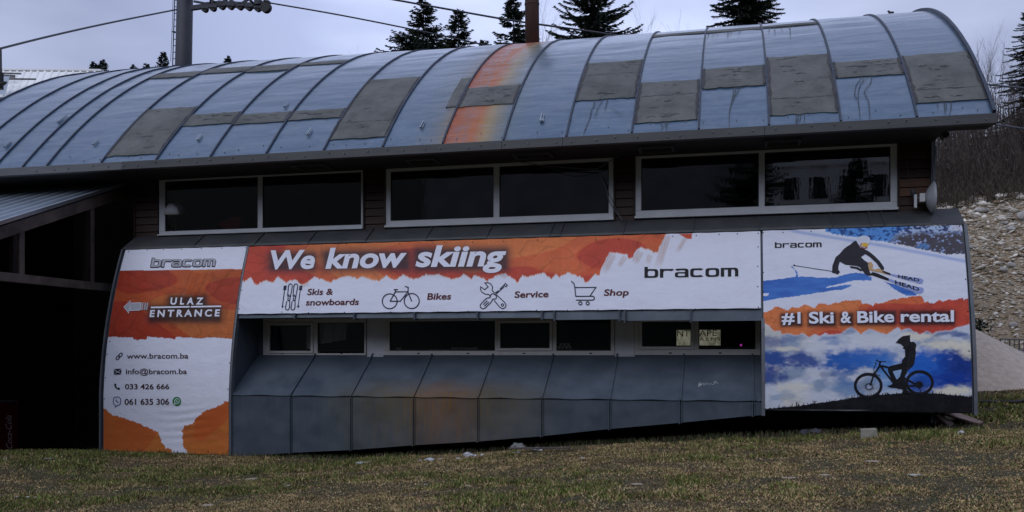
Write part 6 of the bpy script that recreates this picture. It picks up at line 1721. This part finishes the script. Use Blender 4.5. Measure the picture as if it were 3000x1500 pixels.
# taller weeds at the shaded edge
rgw = np.random.RandomState(12)
def weeds(n, pts, name, label, hr=(.04, .12)):
    X, Y = [], []
    for _ in range(n):
        (px, py) = pts[rgw.randint(len(pts) - 1)], 0
        i = rgw.randint(len(pts) - 1); u = rgw.rand(); a, b = pts[i], pts[i + 1]
        X.append(a[0] + (b[0] - a[0]) * u + rgw.normal(0, .05)); Y.append(a[1] + (b[1] - a[1]) * u + rgw.normal(0, .1))
    X, Y = np.array(X), np.array(Y); n = len(X); Z = gz(X, Y); H = rgw.uniform(*hr, n); az = rgw.uniform(0, 6.28, n); ln = rgw.uniform(.1, .9, n)
    B = np.stack([X, Y, Z - .01], -1); w = .005; tip = B + np.stack([np.cos(az) * ln * H, np.sin(az) * ln * H, H], -1); mid = B * .5 + tip * .5 + np.array([0, 0, .02])
    s = np.array([w, 0, 0]); V = np.stack([B - s, B + s, mid + s * .7, mid - s * .7, tip], 1).reshape(-1, 3); i0 = np.arange(n) * 5
    F = np.concatenate([np.stack([i0, i0 + 1, i0 + 2], -1), np.stack([i0, i0 + 2, i0 + 3], -1), np.stack([i0 + 3, i0 + 2, i0 + 4], -1)])
    o = raw(name, V, F, M['grass']); r = rgw.rand(n, 1); C = np.where(rgw.rand(n, 1) < .5, np.array([[.06, .085, .03]]), np.array([[.14, .11, .07]])) * (.5 + r)
    set_tone(o, np.repeat(C, 5, 0)); tag(o, label, 'weeds', kind='stuff')
weeds(2600, [(-8.6, 15.05), (-6.5, 15.15), (-3, 15.3), (0, 15.3), (3.6, 15.25)], 'edge_weeds', 'thin weeds along the shaded edge below the skirt and banners')
weeds(700, [(-16, 15.1), (-11.6, 15.05), (-8.6, 14.95)], 'edge_weeds', 'thin grass fringe along the foot of the orange banner and lean-to', (.04, .12))

# ------------------------------------------------------------------ what the windows mirror: a hotel behind the viewer
ht = thing('hotel', (4.5, -30, float(gz(4.5, -30))), 'pale hotel block behind the viewer, mirrored faintly in the upper windows', 'building')
t = NT('hotel_render'); t.set((.72, .70, .66), .8, 0); M['hotel'] = t.m
hz0 = float(gz(4.5, -30))
box('wall', 2, 12, -44, -30, hz0 - 2, 15.5, M['hotel'], ht); box('wall', -22, 0, -46, -32, hz0 - 2, 13, simple('dark_facade', (.14, .135, .13), (.24, .22, .21), .6, .8), ht)
box('roof', 1.5, 12.5, -44.5, -29.5, 15.502, 16.4, M['fascia'], ht)
for i in range(5):
    for j in range(6):
        x = 3 + i * 1.8; z = -.5 + j * 2.6
        box('window', x, x + 1.0, -30.02, -29.97, z, z + 1.4, M['black'], ht); box('balcony', x - .2, x + 1.2, -29.7, -29.66, z - .5, z - .1, M['hotel'], ht)
make_conifer('a', 'spruce_tree', 1.0, -24, 15, 'spruce standing before the hotel behind the viewer', 'conifers by the hotel', **KA)
make_conifer('b', 'spruce_tree', 7.0, -25, 12, 'shorter spruce before the hotel behind the viewer', 'conifers by the hotel', **KB)
